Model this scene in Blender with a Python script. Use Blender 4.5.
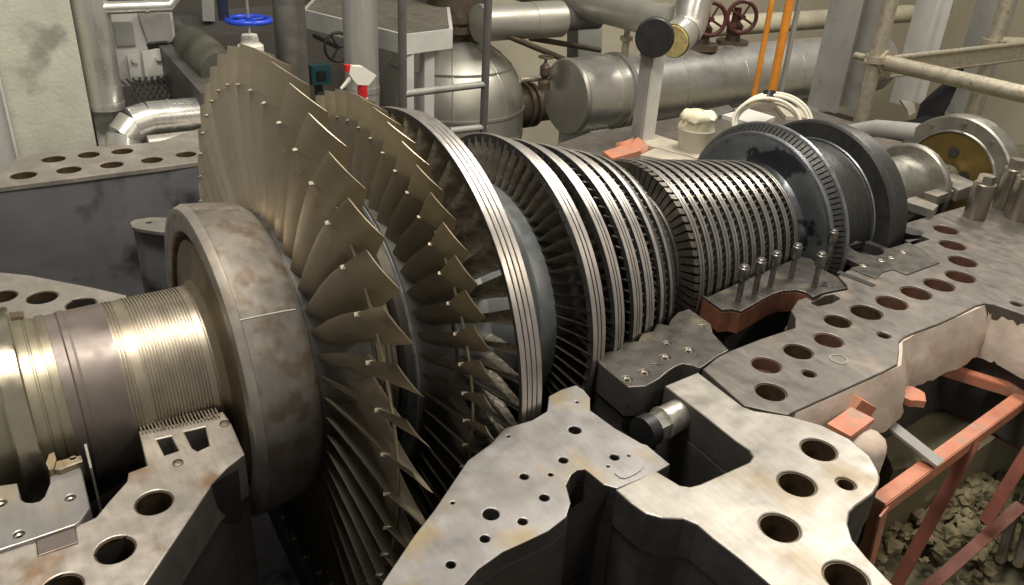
import bpy, bmesh, math, random
from mathutils import Matrix, Vector

for o in list(bpy.data.objects):
    bpy.data.objects.remove(o)
S = bpy.context.scene
COL = S.collection
# ------------------------------------------------------------------ camera
CAM_POS=(-1.4,-2.593,1.606); CAM_R=(0.834474, -0.548467, 0.05326); CAM_U=(0.213207, 0.410483, 0.886593); CAM_F=(0.508129, 0.728483, -0.459475); FOCAL=810.2
cd = bpy.data.cameras.new('camera'); cam = bpy.data.objects.new('camera', cd); COL.objects.link(cam)
cd.sensor_fit = 'HORIZONTAL'; cd.sensor_width = 36.0; cd.lens = 36.0 * FOCAL / 1024.0; cd.clip_end = 200
r_, u_, f_ = Vector(CAM_R), Vector(CAM_U), Vector(CAM_F)
m = Matrix((r_, u_, -f_)).transposed().to_4x4(); m.translation = Vector(CAM_POS)
cam.matrix_world = m
S.camera = cam
# ------------------------------------------------------------------ world, lamps, exposure
w = bpy.data.worlds.new('hall_air'); S.world = w; w.use_nodes = True
w.node_tree.nodes['Background'].inputs[0].default_value = (1.0, 0.95, 0.87, 1)
w.node_tree.nodes['Background'].inputs[1].default_value = 0.26
S.view_settings.view_transform = 'Standard'; S.view_settings.look = 'None'
S.view_settings.gamma = 1.0; S.view_settings.use_curve_mapping = False
S.view_settings.exposure = 0.0
def lamp(name, loc, target, size, size_y, power, col=(1, .93, .82)):
    d = bpy.data.lights.new(name, 'AREA'); d.shape = 'RECTANGLE'; d.size = size; d.size_y = size_y
    d.energy = power; d.color = col
    o = bpy.data.objects.new(name, d); COL.objects.link(o); o.location = loc
    o.rotation_euler = (Vector(target) - Vector(loc)).to_track_quat('-Z', 'Y').to_euler()
lamp('hall_lamp', (-1.2, -.5, 5.4), (-.7, .3, 0), 2.6, 1.0, 310)
lamp('hall_lamp', (3.0, .5, 5.4), (2.6, .6, 0), 2.6, 1.0, 260)
lamp('hall_lamp', (7.2, .8, 5.4), (6.8, 1.4, 0), 2.6, 1.0, 300)
lamp('hall_lamp', (2.0, -4.2, 3.6), (1.0, -1.4, 0), 1.2, .6, 50, (1, .86, .68))

# ------------------------------------------------------------------ helpers
WL = {}
def setp(o, label=None, cat=None, group=None, kind=None):
    if label: o['label'] = label
    if cat: o['category'] = cat
    if group: o['group'] = group
    if kind: o['kind'] = kind
    return o
def thing(name, label, cat, loc=(0, 0, 0), group=None, kind=None):
    o = bpy.data.objects.new(name, None); COL.objects.link(o); o.location = loc
    o.empty_display_size = .05
    WL[o] = Vector(loc)
    return setp(o, label, cat, group, kind)
def put(name, mesh, mt=None, parent=None, loc=(0, 0, 0), rot=None):
    """mesh is modelled around world point loc (origin)"""
    o = bpy.data.objects.new(name, mesh); COL.objects.link(o)
    if mt is not None and not mesh.materials: mesh.materials.append(mt)
    WL[o] = Vector(loc)
    if parent is not None:
        o.parent = parent; o.location = Vector(loc) - WL[parent]
    else: o.location = loc
    if rot is not None: o.rotation_euler = rot
    return o

class MB:
    def __init__(s): s.v = []; s.f = []; s.sm = []
    def add(s, V, F, smooth=False):
        n = len(s.v); s.v += [tuple(p) for p in V]
        for f in F: s.f.append([i + n for i in f]); s.sm.append(smooth)
        return s
    def box(s, c, d, rot=None):
        hx, hy, hz = d[0] / 2, d[1] / 2, d[2] / 2
        V = [Vector((x, y, z)) for x in (-hx, hx) for y in (-hy, hy) for z in (-hz, hz)]
        if rot is not None: V = [rot @ p for p in V]
        V = [p + Vector(c) for p in V]
        return s.add(V, [(0, 1, 3, 2), (4, 6, 7, 5), (0, 4, 5, 1), (2, 3, 7, 6), (0, 2, 6, 4), (1, 5, 7, 3)])
    def beam(s, a, b, wdt, h, up=(0, 0, 1)):
        """rectangular bar from a to b"""
        a, b = Vector(a), Vector(b); d = (b - a); L = d.length; d.normalize()
        side = d.cross(Vector(up))
        if side.length < 1e-4: side = Vector((1, 0, 0))
        side.normalize(); u = side.cross(d)
        rot = Matrix((d, side, u)).transposed()
        return s.box((a + b) / 2, (L, wdt, h), rot)
    def tube(s, path, r, n=16, caps=True, closed=False):
        P = [Vector(p) for p in path]; R = r if isinstance(r, (list, tuple)) else [r] * len(P)
        V = []; prev = None; m = len(P)
        for i in range(m):
            if closed: t = P[(i + 1) % m] - P[i - 1]
            else: t = (P[min(i + 1, m - 1)] - P[max(i - 1, 0)])
            t.normalize()
            if prev is None:
                a = Vector((0, 0, 1)) if abs(t.z) < .9 else Vector((1, 0, 0))
                a = (a - t * a.dot(t)).normalized()
            else: a = (prev - t * prev.dot(t)).normalized()
            prev = a; b = t.cross(a)
            for k in range(n):
                q = 2 * math.pi * k / n
                V.append(P[i] + (a * math.cos(q) + b * math.sin(q)) * R[i])
        F = []
        for i in range(m if closed else m - 1):
            j = (i + 1) % m
            for k in range(n):
                l = (k + 1) % n
                F.append((i * n + k, i * n + l, j * n + l, j * n + k))
        s.add(V, F, True)
        if caps and not closed:
            s.add(V[:n], [tuple(range(n - 1, -1, -1))]); s.add(V[-n:], [tuple(range(n))])
        return s
    def lathe(s, prof, n=96, axis='X', c=(0, 0, 0), a0=0, a1=360, closed=False, smooth=True):
        """prof: list of (along axis, radius); hard edges duplicated automatically by flat/edge split"""
        full = abs(a1 - a0) >= 359.9; k = n if full else n + 1
        V = []; F = []
        for (x, r) in prof:
            for i in range(k):
                t = math.radians(a0 + (a1 - a0) * i / n)
                ca, sa = r * math.cos(t), r * math.sin(t)
                if axis == 'X': V.append((c[0] + x, c[1] - ca, c[2] + sa))
                elif axis == 'Y': V.append((c[0] + ca, c[1] + x, c[2] + sa))
                else: V.append((c[0] + ca, c[1] + sa, c[2] + x))
        m = len(prof)
        for j in range(m if closed else m - 1):
            j2 = (j + 1) % m
            for i in range(n):
                i2 = (i + 1) % k
                F.append((j * k + i, j * k + i2, j2 * k + i2, j2 * k + i))
        return s.add(V, F, smooth)
    def prism(s, pts, a, b, axis='Z', cap=True):
        """convex outline pts extruded from a to b"""
        n = len(pts)
        def P(p, h):
            return (p[0], p[1], h) if axis == 'Z' else ((p[0], h, p[1]) if axis == 'Y' else (h, p[0], p[1]))
        V = [P(p, a) for p in pts] + [P(p, b) for p in pts]
        F = [(i, (i + 1) % n, n + (i + 1) % n, n + i) for i in range(n)]
        if cap: F += [tuple(range(n - 1, -1, -1)), tuple(range(n, 2 * n))]
        return s.add(V, F)
    def mesh(s, name='part', edge=32):
        me = bpy.data.meshes.new(name); me.from_pydata(s.v, [], s.f); me.update()
        bm = bmesh.new(); bm.from_mesh(me)
        bmesh.ops.recalc_face_normals(bm, faces=bm.faces)
        ang = math.radians(edge)
        for e in bm.edges:
            if len(e.link_faces) == 2 and e.calc_face_angle(0) > ang: e.smooth = False
        for f, q in zip(bm.faces, s.sm): f.smooth = q
        bm.to_mesh(me); bm.free()
        return me
def circ(cx, cy, r, n=28): return [(cx + r * math.cos(2 * math.pi * i / n), cy + r * math.sin(2 * math.pi * i / n)) for i in range(n)]
def plate_mesh(outline, holes, z_top, thick, bevel=.004, name='plate'):
    c = bpy.data.curves.new('outline', 'CURVE'); c.dimensions = '2D'; c.fill_mode = 'BOTH'
    for pts in [outline] + list(holes):
        sp = c.splines.new('POLY'); sp.points.add(len(pts) - 1); sp.use_cyclic_u = True
        for q, p in zip(sp.points, pts): q.co = (p[0], p[1], 0, 1)
    c.extrude = max(thick / 2 - bevel, .0005); c.bevel_depth = bevel; c.offset = -bevel; c.bevel_resolution = 1
    o = bpy.data.objects.new('outline', c); COL.objects.link(o)
    dg = bpy.context.evaluated_depsgraph_get(); dg.update()
    me = bpy.data.meshes.new_from_object(o.evaluated_get(dg), depsgraph=dg)
    bpy.data.objects.remove(o); bpy.data.curves.remove(c)
    me.name = name; me.materials.clear()
    for v in me.vertices: v.co.z += z_top - thick / 2
    for p in me.polygons: p.use_smooth = False
    me.update()
    return me
def smooth_outline(pts, it=1, keep=()):
    for _ in range(it):
        out = []
        n = len(pts)
        for i in range(n):
            a, b = pts[i], pts[(i + 1) % n]
            out.append((a[0] * .75 + b[0] * .25, a[1] * .75 + b[1] * .25)); out.append((a[0] * .25 + b[0] * .75, a[1] * .25 + b[1] * .75))
        pts = out
    return pts

# ------------------------------------------------------------------ materials
MATS = {}
def mat(name, c1, c2=None, metal=0.0, rough=.5, scale=6.0, stretch=(1, 1, 1), bump=0.0, bscale=40.0, rvar=.12, mix=(.35, .65), c3=None, spots=(.6, .7, 3.0), detail=6.0, vary=0.0, scr=0.0, scr_rot=.7, scr_scale=(55, 9, 9)):
    m = bpy.data.materials.new(name); m.use_nodes = True; nt = m.node_tree; N = nt.nodes; L = nt.links
    b = N['Principled BSDF']; b.inputs['Metallic'].default_value = metal; b.inputs['Roughness'].default_value = rough
    tc = N.new('ShaderNodeTexCoord'); mp = N.new('ShaderNodeMapping'); mp.inputs['Scale'].default_value = stretch
    L.new(tc.outputs['Object'], mp.inputs['Vector'])
    nz = N.new('ShaderNodeTexNoise'); nz.inputs['Scale'].default_value = scale; nz.inputs['Detail'].default_value = detail
    nz.inputs['Roughness'].default_value = .62
    L.new(mp.outputs[0], nz.inputs['Vector'])
    rp = N.new('ShaderNodeValToRGB'); rp.color_ramp.elements[0].position = mix[0]; rp.color_ramp.elements[1].position = mix[1]
    c2 = c2 or tuple(x * .7 for x in c1)
    rp.color_ramp.elements[0].color = (*c1, 1); rp.color_ramp.elements[1].color = (*c2, 1)
    L.new(nz.outputs[0], rp.inputs[0]); out = rp.outputs[0]
    if c3:
        n3 = N.new('ShaderNodeTexNoise'); n3.inputs['Scale'].default_value = spots[2]; n3.inputs['Detail'].default_value = 5
        L.new(tc.outputs['Object'], n3.inputs['Vector'])
        r3 = N.new('ShaderNodeValToRGB'); r3.color_ramp.elements[0].position = spots[0]; r3.color_ramp.elements[1].position = spots[1]
        L.new(n3.outputs[0], r3.inputs[0])
        mx = N.new('ShaderNodeMix'); mx.data_type = 'RGBA'
        L.new(r3.outputs[0], mx.inputs[0]); L.new(out, mx.inputs[6]); mx.inputs[7].default_value = (*c3, 1); out = mx.outputs[2]
    if scr:
        m2 = N.new('ShaderNodeMapping'); m2.inputs['Scale'].default_value = scr_scale; m2.inputs['Rotation'].default_value = (0, 0, scr_rot)
        L.new(tc.outputs['Object'], m2.inputs['Vector'])
        n5 = N.new('ShaderNodeTexNoise'); n5.inputs['Scale'].default_value = 1.0; n5.inputs['Detail'].default_value = 4; n5.inputs['Distortion'].default_value = .6
        L.new(m2.outputs[0], n5.inputs['Vector'])
        m6 = N.new('ShaderNodeMapRange'); m6.inputs[1].default_value = .35; m6.inputs[2].default_value = .68; m6.inputs[3].default_value = 1 - scr; m6.inputs[4].default_value = 1 + scr
        L.new(n5.outputs[0], m6.inputs[0])
        n7 = N.new('ShaderNodeTexNoise'); n7.inputs['Scale'].default_value = 2.6; n7.inputs['Detail'].default_value = 7; n7.inputs['Roughness'].default_value = .7
        L.new(tc.outputs['Object'], n7.inputs['Vector'])
        m8 = N.new('ShaderNodeMapRange'); m8.inputs[1].default_value = .3; m8.inputs[2].default_value = .7; m8.inputs[3].default_value = .74; m8.inputs[4].default_value = 1.2
        L.new(n7.outputs[0], m8.inputs[0])
        mu = N.new('ShaderNodeMath'); mu.operation = 'MULTIPLY'; L.new(m6.outputs[0], mu.inputs[0]); L.new(m8.outputs[0], mu.inputs[1])
        h2 = N.new('ShaderNodeHueSaturation'); L.new(mu.outputs[0], h2.inputs['Value']); L.new(out, h2.inputs['Color']); out = h2.outputs[0]
    if vary:
        oi = N.new('ShaderNodeObjectInfo'); mv = N.new('ShaderNodeMapRange'); mv.inputs[3].default_value = 1 - vary; mv.inputs[4].default_value = 1 + vary
        L.new(oi.outputs['Random'], mv.inputs[0])
        hs = N.new('ShaderNodeHueSaturation'); L.new(mv.outputs[0], hs.inputs['Value']); L.new(out, hs.inputs['Color']); out = hs.outputs[0]
    L.new(out, b.inputs['Base Color'])
    if rvar:
        mr = N.new('ShaderNodeMapRange'); mr.inputs[1].default_value = .3; mr.inputs[2].default_value = .7
        mr.inputs[3].default_value = max(.05, rough - rvar); mr.inputs[4].default_value = min(1, rough + rvar)
        n4 = N.new('ShaderNodeTexNoise'); n4.inputs['Scale'].default_value = scale * 2.3; n4.inputs['Detail'].default_value = 5
        L.new(mp.outputs[0], n4.inputs['Vector']); L.new(n4.outputs[0], mr.inputs[0]); L.new(mr.outputs[0], b.inputs['Roughness'])
    if bump:
        nb = N.new('ShaderNodeTexNoise'); nb.inputs['Scale'].default_value = bscale; nb.inputs['Detail'].default_value = 6
        L.new(mp.outputs[0], nb.inputs['Vector'])
        bp = N.new('ShaderNodeBump'); bp.inputs['Strength'].default_value = bump; bp.inputs['Distance'].default_value = .01
        L.new(nb.outputs[0], bp.inputs['Height']); L.new(bp.outputs[0], b.inputs['Normal'])
    MATS[name] = m
    return m
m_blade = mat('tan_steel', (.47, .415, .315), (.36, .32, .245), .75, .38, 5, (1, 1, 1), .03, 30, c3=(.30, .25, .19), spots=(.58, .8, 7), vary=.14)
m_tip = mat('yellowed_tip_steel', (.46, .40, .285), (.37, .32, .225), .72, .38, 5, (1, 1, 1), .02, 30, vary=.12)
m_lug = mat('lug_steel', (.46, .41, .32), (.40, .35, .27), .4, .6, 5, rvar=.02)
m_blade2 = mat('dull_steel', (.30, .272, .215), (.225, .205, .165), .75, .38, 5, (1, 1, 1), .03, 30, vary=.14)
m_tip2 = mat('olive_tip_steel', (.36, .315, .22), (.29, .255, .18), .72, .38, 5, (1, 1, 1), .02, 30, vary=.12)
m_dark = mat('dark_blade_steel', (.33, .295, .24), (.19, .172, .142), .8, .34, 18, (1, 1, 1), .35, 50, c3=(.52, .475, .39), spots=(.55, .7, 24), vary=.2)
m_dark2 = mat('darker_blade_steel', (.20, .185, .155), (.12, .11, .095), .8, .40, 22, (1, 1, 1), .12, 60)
m_strip = mat('bright_shroud_steel', (.58, .55, .52), (.46, .43, .40), .9, .36, 10, (3, 1, 1), .0, 60, rvar=.05)
m_strip2 = mat('worn_shroud_steel', (.37, .355, .33), (.28, .268, .25), .85, .36, 10, (3, 1, 1), .0, 60, rvar=.05)
m_hpdrum = mat('small_drum_steel', (.20, .19, .17), (.15, .142, .128), .7, .42, 10)
m_body = mat('rotor_body_steel', (.14, .135, .125), (.09, .088, .085), .8, .45, 8)
m_far = mat('pale_far_flange', (.38, .35, .31), (.30, .275, .24), .5, .45, 7, c3=(.30, .24, .18), spots=(.6, .75, 5), scr=.05)
m_hub = mat('hub_steel', (.37, .34, .305), (.30, .27, .235), .55, .42, 9, (1, 1, 1), .03, 50, c3=(.245, .195, .145), spots=(.48, .64, 16), rvar=.08, scr=.05)
m_bell = mat('bell_steel', (.27, .225, .15), (.20, .165, .11), .8, .42, 5)
m_shaft = mat('shaft_steel', (.25, .215, .195), (.185, .155, .14), .55, .42, 5, (1, 1, 1), c3=(.15, .105, .085), spots=(.5, .75, 3))
m_brass = mat('bronzed_journal', (.40, .365, .275), (.31, .275, .195), .8, .38, 6, (2, 1, 1), rvar=.05)
m_seal = mat('seal_land_steel', (.42, .37, .29), (.32, .275, .21), .8, .40, 8, (2, 1, 1), rvar=.05)
m_collar = mat('thrust_collar_steel', (.52, .48, .37), (.42, .38, .29), .9, .24, 5)
m_grey = mat('pale_disc_steel', (.33, .35, .35), (.25, .27, .28), .7, .45, 8)
m_black = mat('oxidised_black_steel', (.155, .17, .185), (.11, .12, .132), .75, .34, 5, (1, 1, 1), .03, 40, c3=(.03, .033, .038), spots=(.56, .59, 4.5))
m_rim = mat('oxidised_rim_steel', (.30, .32, .34), (.22, .235, .25), .85, .36, 10)
m_drum = mat('balance_drum_steel', (.075, .075, .07), (.05, .05, .048), .6, .46, 14, (12, 1, 1), .1, 60)
m_end = mat('coupling_steel', (.40, .39, .34), (.30, .29, .26), .85, .36, 6)
m_gold = mat('gilded_brown_cover', (.22, .155, .05), (.16, .11, .035), .6, .42, 5)
m_fl_b = mat('bright_machined_flange', (.37, .352, .318), (.285, .268, .238), .6, .40, 4, (1, 1.6, 1), .02, 60, c3=(.26, .205, .125), spots=(.50, .70, 3.4), rvar=.10, scr=.07)
m_fl_m = mat('grey_machined_flange', (.175, .16, .142), (.13, .12, .108), .55, .40, 6, (1.4, 1, 1), .02, 60, c3=(.24, .195, .155), spots=(.56, .72, 5), rvar=.10, scr=.09, scr_rot=1.0)
m_fl_d = mat('dark_machined_flange', (.125, .117, .104), (.08, .075, .068), .6, .34, 7, (1, 1, 1), .02, 60, c3=(.21, .175, .12), spots=(.58, .75, 6), rvar=.10, scr=.09)
m_carr = mat('carrier_plate_steel', (.32, .308, .30), (.26, .248, .24), .55, .42, 6, (1, 1, 1), .02, 60, c3=(.30, .25, .17), spots=(.54, .66, 5), rvar=.08, scr=.05, scr_rot=.2)
m_ped = mat('pedestal_casting_steel', (.52, .475, .42), (.40, .365, .325), .5, .42, 9, (1, 1, 1), .08, 50, c3=(.30, .205, .135), spots=(.54, .66, 5), scr=.08)
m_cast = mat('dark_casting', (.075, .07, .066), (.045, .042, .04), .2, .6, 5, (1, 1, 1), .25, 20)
m_pit = mat('shade_black_casting', (.03, .028, .026), (.018, .017, .016), 0, .75, 4)  # near black: shade of pit, slots and holes is put into the colour
m_wall_in = mat('exhaust_wall_coating', (.19, .19, .20), (.14, .14, .148), .2, .40, 2.2, (1, 1, 1), .08, 14, c3=(.04, .04, .043), spots=(.52, .66, 3.4), rvar=.15)
m_rust = mat('rusty_steel', (.12, .055, .034), (.075, .038, .026), .1, .7, 14, (1, 1, 1), .2, 40)
m_brown = mat('red_oxide_casting', (.22, .085, .045), (.13, .055, .035), .1, .55, 7, (1, 1, 1), .15, 25, c3=(.07, .04, .03), spots=(.5, .7, 6))
m_hole = mat('hole_bore_steel', (.13, .088, .05), (.06, .042, .028), .5, .45, 20)
m_bolt = mat('bolt_steel', (.36, .33, .28), (.29, .265, .225), .9, .32, 6, rvar=.04)
m_chrome = mat('polished_bolt_steel', (.66, .64, .59), (.54, .52, .47), .85, .30, 6)
m_stud = mat('stud_steel', (.30, .29, .27), (.2, .19, .18), .9, .33, 20)
m_alu = mat('aluminium_cladding', (.68, .675, .64), (.60, .595, .56), .8, .30, 3, (1, 1, 1), .03, 6, rvar=.08)
m_alu2 = mat('dull_aluminium_cladding', (.48, .465, .41), (.41, .40, .355), .65, .42, 3, (1, 1, 1), .015, 7, rvar=.06)
m_steelg = mat('grey_painted_steel', (.33, .325, .30), (.26, .255, .24), .1, .5, 3, c3=(.20, .19, .17), spots=(.6, .75, 6))
m_steeld = mat('dark_grey_painted_steel', (.115, .11, .10), (.085, .082, .075), .1, .55, 4)
m_lgrey = mat('light_grey_painted_steel', (.62, .62, .58), (.52, .52, .49), .05, .5, 4)
m_galv = mat('galvanised_scaffold_tube', (.52, .48, .38), (.40, .36, .28), .6, .45, 18, (1, 1, 1), .05, 40, c3=(.30, .22, .14), spots=(.6, .72, 20))
m_conc = mat('green_grey_concrete', (.50, .505, .42), (.41, .415, .345), 0, .85, 5, (1, 1, 1), .35, 40, c3=(.24, .245, .205), spots=(.56, .62, 1.6))
m_beige = mat('beige_wall_paint', (.62, .57, .44), (.54, .495, .38), 0, .7, 1.2)
m_floor = mat('oily_concrete', (.12, .115, .10), (.075, .07, .06), 0, .7, 2)
m_grate = mat('grating_steel', (.33, .31, .26), (.26, .24, .20), .5, .5, 8)
m_blue = mat('blue_enamel', (.02, .07, .62), (.015, .05, .48), 0, .3, 5)
m_teal = mat('teal_plastic', (.018, .065, .07), (.014, .05, .055), 0, .4, 5)
m_maroon = mat('maroon_valve_paint', (.10, .028, .022), (.06, .02, .018), .1, .42, 8)
m_orange = mat('orange_pole_paint', (.72, .28, .03), (.55, .20, .02), 0, .45, 6)
m_primer = mat('orange_primer', (.52, .21, .125), (.42, .155, .09), 0, .6, 9, (1, 1, 1), .1, 30, c3=(.36, .22, .16), spots=(.52, .66, 14))
m_primerd = mat('dark_red_primer', (.26, .09, .06), (.17, .06, .04), 0, .6, 7)
m_plaster = mat('pinkish_plaster', (.56, .48, .41), (.45, .38, .32), 0, .8, 6, (1, 1, 1), .5, 14, c3=(.50, .33, .25), spots=(.58, .75, 5))
m_rubble = mat('mineral_wool_rubble', (.30, .26, .155), (.13, .112, .065), 0, .95, 10, (1, 1, 1), .9, 30)
m_trench = mat('trench_concrete', (.20, .18, .11), (.13, .12, .075), 0, .85, 3, (1, 1, 1), .2, 20, c3=(.28, .26, .18), spots=(.62, .68, 9))
m_white = mat('white_plastic', (.80, .78, .70), (.74, .71, .62), 0, .35, 4)
m_red = mat('red_plastic', (.62, .03, .03), (.5, .02, .02), 0, .35, 4)
m_rag = mat('cream_rag', (.78, .74, .56), (.66, .61, .44), 0, .9, 14, (1, 1, 1), .4, 30)
m_pot = mat('pale_bucket', (.52, .49, .40), (.44, .41, .33), 0, .5, 6)
m_cloth = mat('black_cloth', (.006, .006, .007), (.009, .009, .010), 0, 1.0, 8, rvar=0)
m_rubber = mat('black_rubber', (.012, .012, .013), (.02, .02, .02), 0, .4, 6)
m_wool = mat('yellow_glass_wool', (.60, .50, .20), (.42, .34, .14), 0, .95, 20, (1, 1, 1), .8, 40)
m_felt = mat('grey_green_lagging', (.12, .118, .09), (.08, .078, .06), 0, .9, 8, (1, 1, 1), .5, 20)
m_cable = mat('cream_cable_sheath', (.74, .71, .60), (.64, .61, .50), 0, .45, 10)
m_ivory = mat('ivory_pipe_paint', (.62, .58, .44), (.52, .48, .36), 0, .45, 5)
m_bronzev = mat('brown_valve_iron', (.13, .10, .07), (.08, .062, .045), .4, .5, 9)
m_board = mat('weathered_board', (.45, .40, .32), (.33, .29, .23), 0, .8, 8)
m_wall_d = mat('shaded_brown_wall', (.11, .10, .085), (.08, .073, .062), 0, .8, 1.5)  # brown darkened to hold the shade behind ducts and platform

# ================================================================== THE ROTOR
rotor = thing('turbine_rotor', 'long bladed steam turbine rotor lying in the open lower casing', 'turbine rotor', (.9, 0, -1.08))
def PR(x, r, t):
    t = math.radians(t); return (x, -r * math.cos(t), r * math.sin(t))
def blade_mesh(secs, n=7, name='blade', tip=None):
    V = []; F = []; k = 2 * n - 2
    for (rl, xl, tl, rt, xt, tt, cam_, th) in secs:
        rm = (rl + rt) / 2
        a = Vector((xl, rm * math.radians(tl))); b = Vector((xt, rm * math.radians(tt)))
        c = b - a; ch = c.length; c.normalize(); nrm = Vector((c.y, -c.x))
        up = []; lo = []
        for i in range(n):
            s = .5 - .5 * math.cos(math.pi * i / (n - 1))
            p = a + (b - a) * s + nrm * (cam_ * ch * 4 * s * (1 - s))
            t = th * (.12 + 1.9 * math.sqrt(max(s, 0)) * (1 - s)) * (1 if 0 < i < n - 1 else .4)
            r = rl + (rt - rl) * s
            up.append((p + nrm * t * .5, r)); lo.append((p - nrm * t * .5, r))
        loop = up + lo[-2:0:-1]
        for q, r in loop: V.append(PR(q.x, r, math.degrees(q.y / rm)))
    m = len(secs)
    for j in range(m - 1):
        for i in range(k):
            i2 = (i + 1) % k
            F.append((j * k + i, j * k + i2, (j + 1) * k + i2, (j + 1) * k + i))
    mb = MB(); mb.add(V, F, True)
    mb.add(V[:k], [tuple(range(k))]); mb.add(V[-k:], [tuple(range(k))])
    me = mb.mesh(name, 50)
    if tip is not None:
        for j, p in enumerate(me.polygons):
            if (j >= tip * k and j < (m - 1) * k) or j == len(me.polygons) - 1: p.material_index = 1
    return me
def blade_ring(mesh, mt, count, phase, pins=None, tip=None):
    mesh.materials.append(mt)
    if tip: mesh.materials.append(tip)
    for i in range(count):
        o = put('blade', mesh, None, rotor); o.rotation_euler = (-math.radians(phase + 360.0 * i / count), 0, 0)
        if pins:
            for nm, pm in pins:
                q = bpy.data.objects.new(nm, pm); COL.objects.link(q); q.parent = o
def lathe_part(name, prof, mt, n=128, closed=False, label=None):
    o = put(name, MB().lathe(prof, n, closed=closed).mesh(name, 25), mt, rotor)
    if label: o['label'] = label
    return o
def ridges(x0, x1, r0, r1, k, depth, base, gap=.35):
    """k raised strips between x0 and x1, closed section down to base radius"""
    pr = [(x0, base)]
    for i in range(k):
        a = x0 + (x1 - x0) * i / k; b = x0 + (x1 - x0) * (i + 1) / k; g = (b - a) * gap
        ra = r0 + (r1 - r0) * i / max(k - 1, 1)
        lo = ra - depth
        if i: pr += [(a, lo), (a + g / 2, lo)]
        e = .0015
        pr += [(a + (g / 2 if i else 0), ra - e), (a + (g / 2 if i else 0) + e, ra), (b - (g / 2 if i < k - 1 else 0) - e, ra), (b - (g / 2 if i < k - 1 else 0), ra - e)]
        if i < k - 1: pr += [(b - g / 2, lo), (b, lo)]
    pr.append((x1, base))
    return pr

def shroud(prof, mt, n, label=None):
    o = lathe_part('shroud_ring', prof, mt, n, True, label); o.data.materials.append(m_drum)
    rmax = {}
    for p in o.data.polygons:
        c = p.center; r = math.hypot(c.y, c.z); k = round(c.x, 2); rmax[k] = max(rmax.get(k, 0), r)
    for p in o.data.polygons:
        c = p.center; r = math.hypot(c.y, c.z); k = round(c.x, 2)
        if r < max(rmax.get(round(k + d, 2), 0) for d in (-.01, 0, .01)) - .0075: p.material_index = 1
    return o
# --- journal end of the shaft
sh = [(-2.05, 0), (-2.05, .25), (-1.62, .25), (-1.62, .285), (-1.505, .285)]
lathe_part('shaft_end', sh + [(-1.44, .285), (-1.44, 0)], m_brass)
lathe_part('thrust_collar', [(-1.505, .2), (-1.505, .328), (-1.500, .333), (-1.447, .333), (-1.442, .328), (-1.442, .2)], m_collar, label='bright polished collar at the shaft end')
lathe_part('journal', [(-1.445, .2), (-1.445, .283), (-1.415, .283), (-1.413, .279), (-1.408, .279), (-1.406, .283), (-1.385, .283), (-1.384, .279), (-1.378, .279), (-1.377, .285), (-1.352, .287), (-1.350, .279), (-1.350, .2)], m_brass, label='bronze coloured banded journal')
lathe_part('shaft_neck', [(-1.352, .2), (-1.352, .281), (-1.32, .281), (-1.315, .286), (-1.30, .287), (-1.292, .283), (-1.19, .285), (-1.186, .285), (-1.186, .2)], m_shaft, label='brown stained plain shaft')
pr = [(-1.187, .2)]
x = -1.186
k = 0
while x < -.945:
    plain = (-1.165 < x < -1.135)
    if not plain:
        pr += [(x, .285), (x + .0052, .286), (x + .0053, .279), (x + .0098, .279)]
    else: pr += [(x, .284), (x + .0098, .284)]
    x += .0100
pr += [(-.945, .285), (-.925, .288), (-.922, .286), (-.91, .286), (-.91, .2)]
lathe_part('labyrinth_land', pr, m_seal, 112, label='finely grooved golden seal section')
# --- end flange (hub)
lathe_part('bell_disc', [(-.93, .22), (-.925, .280), (-.912, .289), (-.893, .305), (-.880, .335), (-.880, .375), (-.880, .425), (-.877, .442), (-.860, .447), (-.80, .447), (-.80, .2)], m_bell, label='brown concave disc inside the hub rim')
hb = [(-.79, .44), (-.79, .473), (-.884, .473), (-.890, .477), (-.893, .483), (-.893, .547), (-.892, .549), (-.870, .560), (-.864, .566), (-.80, .560), (-.72, .548), (-.69, .536), (-.672, .520), (-.664, .508), (-.66, .45)]
lathe_part('hub', hb, m_hub, 160, label='smooth stained steel hub in front of the longest blades')
lathe_part('hub_chamfer', [(-.8925, .52), (-.8935, .549), (-.8925, .5535), (-.869, .5655), (-.866, .5665), (-.864, .55)], m_far, 160, label='bright bevelled rim of the hub')
# scribed marks on the hub
for t in (42.0, -118.0):
    put('scribed_line', MB().tube([PR(x, r - .0005, t) for x, r in ((-.866, .566), (-.80, .560), (-.72, .548), (-.69, .536))], .0030, 6).mesh(), m_lgrey, rotor)
# --- last stage disc and blades (44)
lathe_part('stage_disc', [(-.668, .3), (-.668, .505), (-.66, .512), (-.47, .512), (-.462, .505), (-.46, .42), (-.44, .36), (-.40, .36), (-.36, .40), (-.345, .5), (-.345, .3)], m_body)
lathe_part('highlight_ring', ridges(-.455, -.36, .452, .452, 5, .012, .35), m_seal, label='yellowish grooved ring standing in for highlights between the two longest rows')  # added pale ring; cream highlights between the rows are put into its colour
b1 = blade_mesh([(.495, -.655, 0, .495, -.475, -5.0, .20, .022), (.60, -.654, .8, .60, -.490, -6.2, .16, .018), (.72, -.653, 1.3, .72, -.508, -7.2, .12, .014),
                 (.84, -.651, 1.1, .83, -.524, -7.4, .08, .011), (.93, -.648, .6, .915, -.535, -7.0, .055, .009), (.95, -.647, .3, .935, -.537, -6.9, .05, .008), (1.02, -.634, .25, .995, -.542, -6.6, .04, .006), (1.076, -.621, 0, 1.043, -.546, -6.5, .035, .005)], tip=5)
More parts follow.
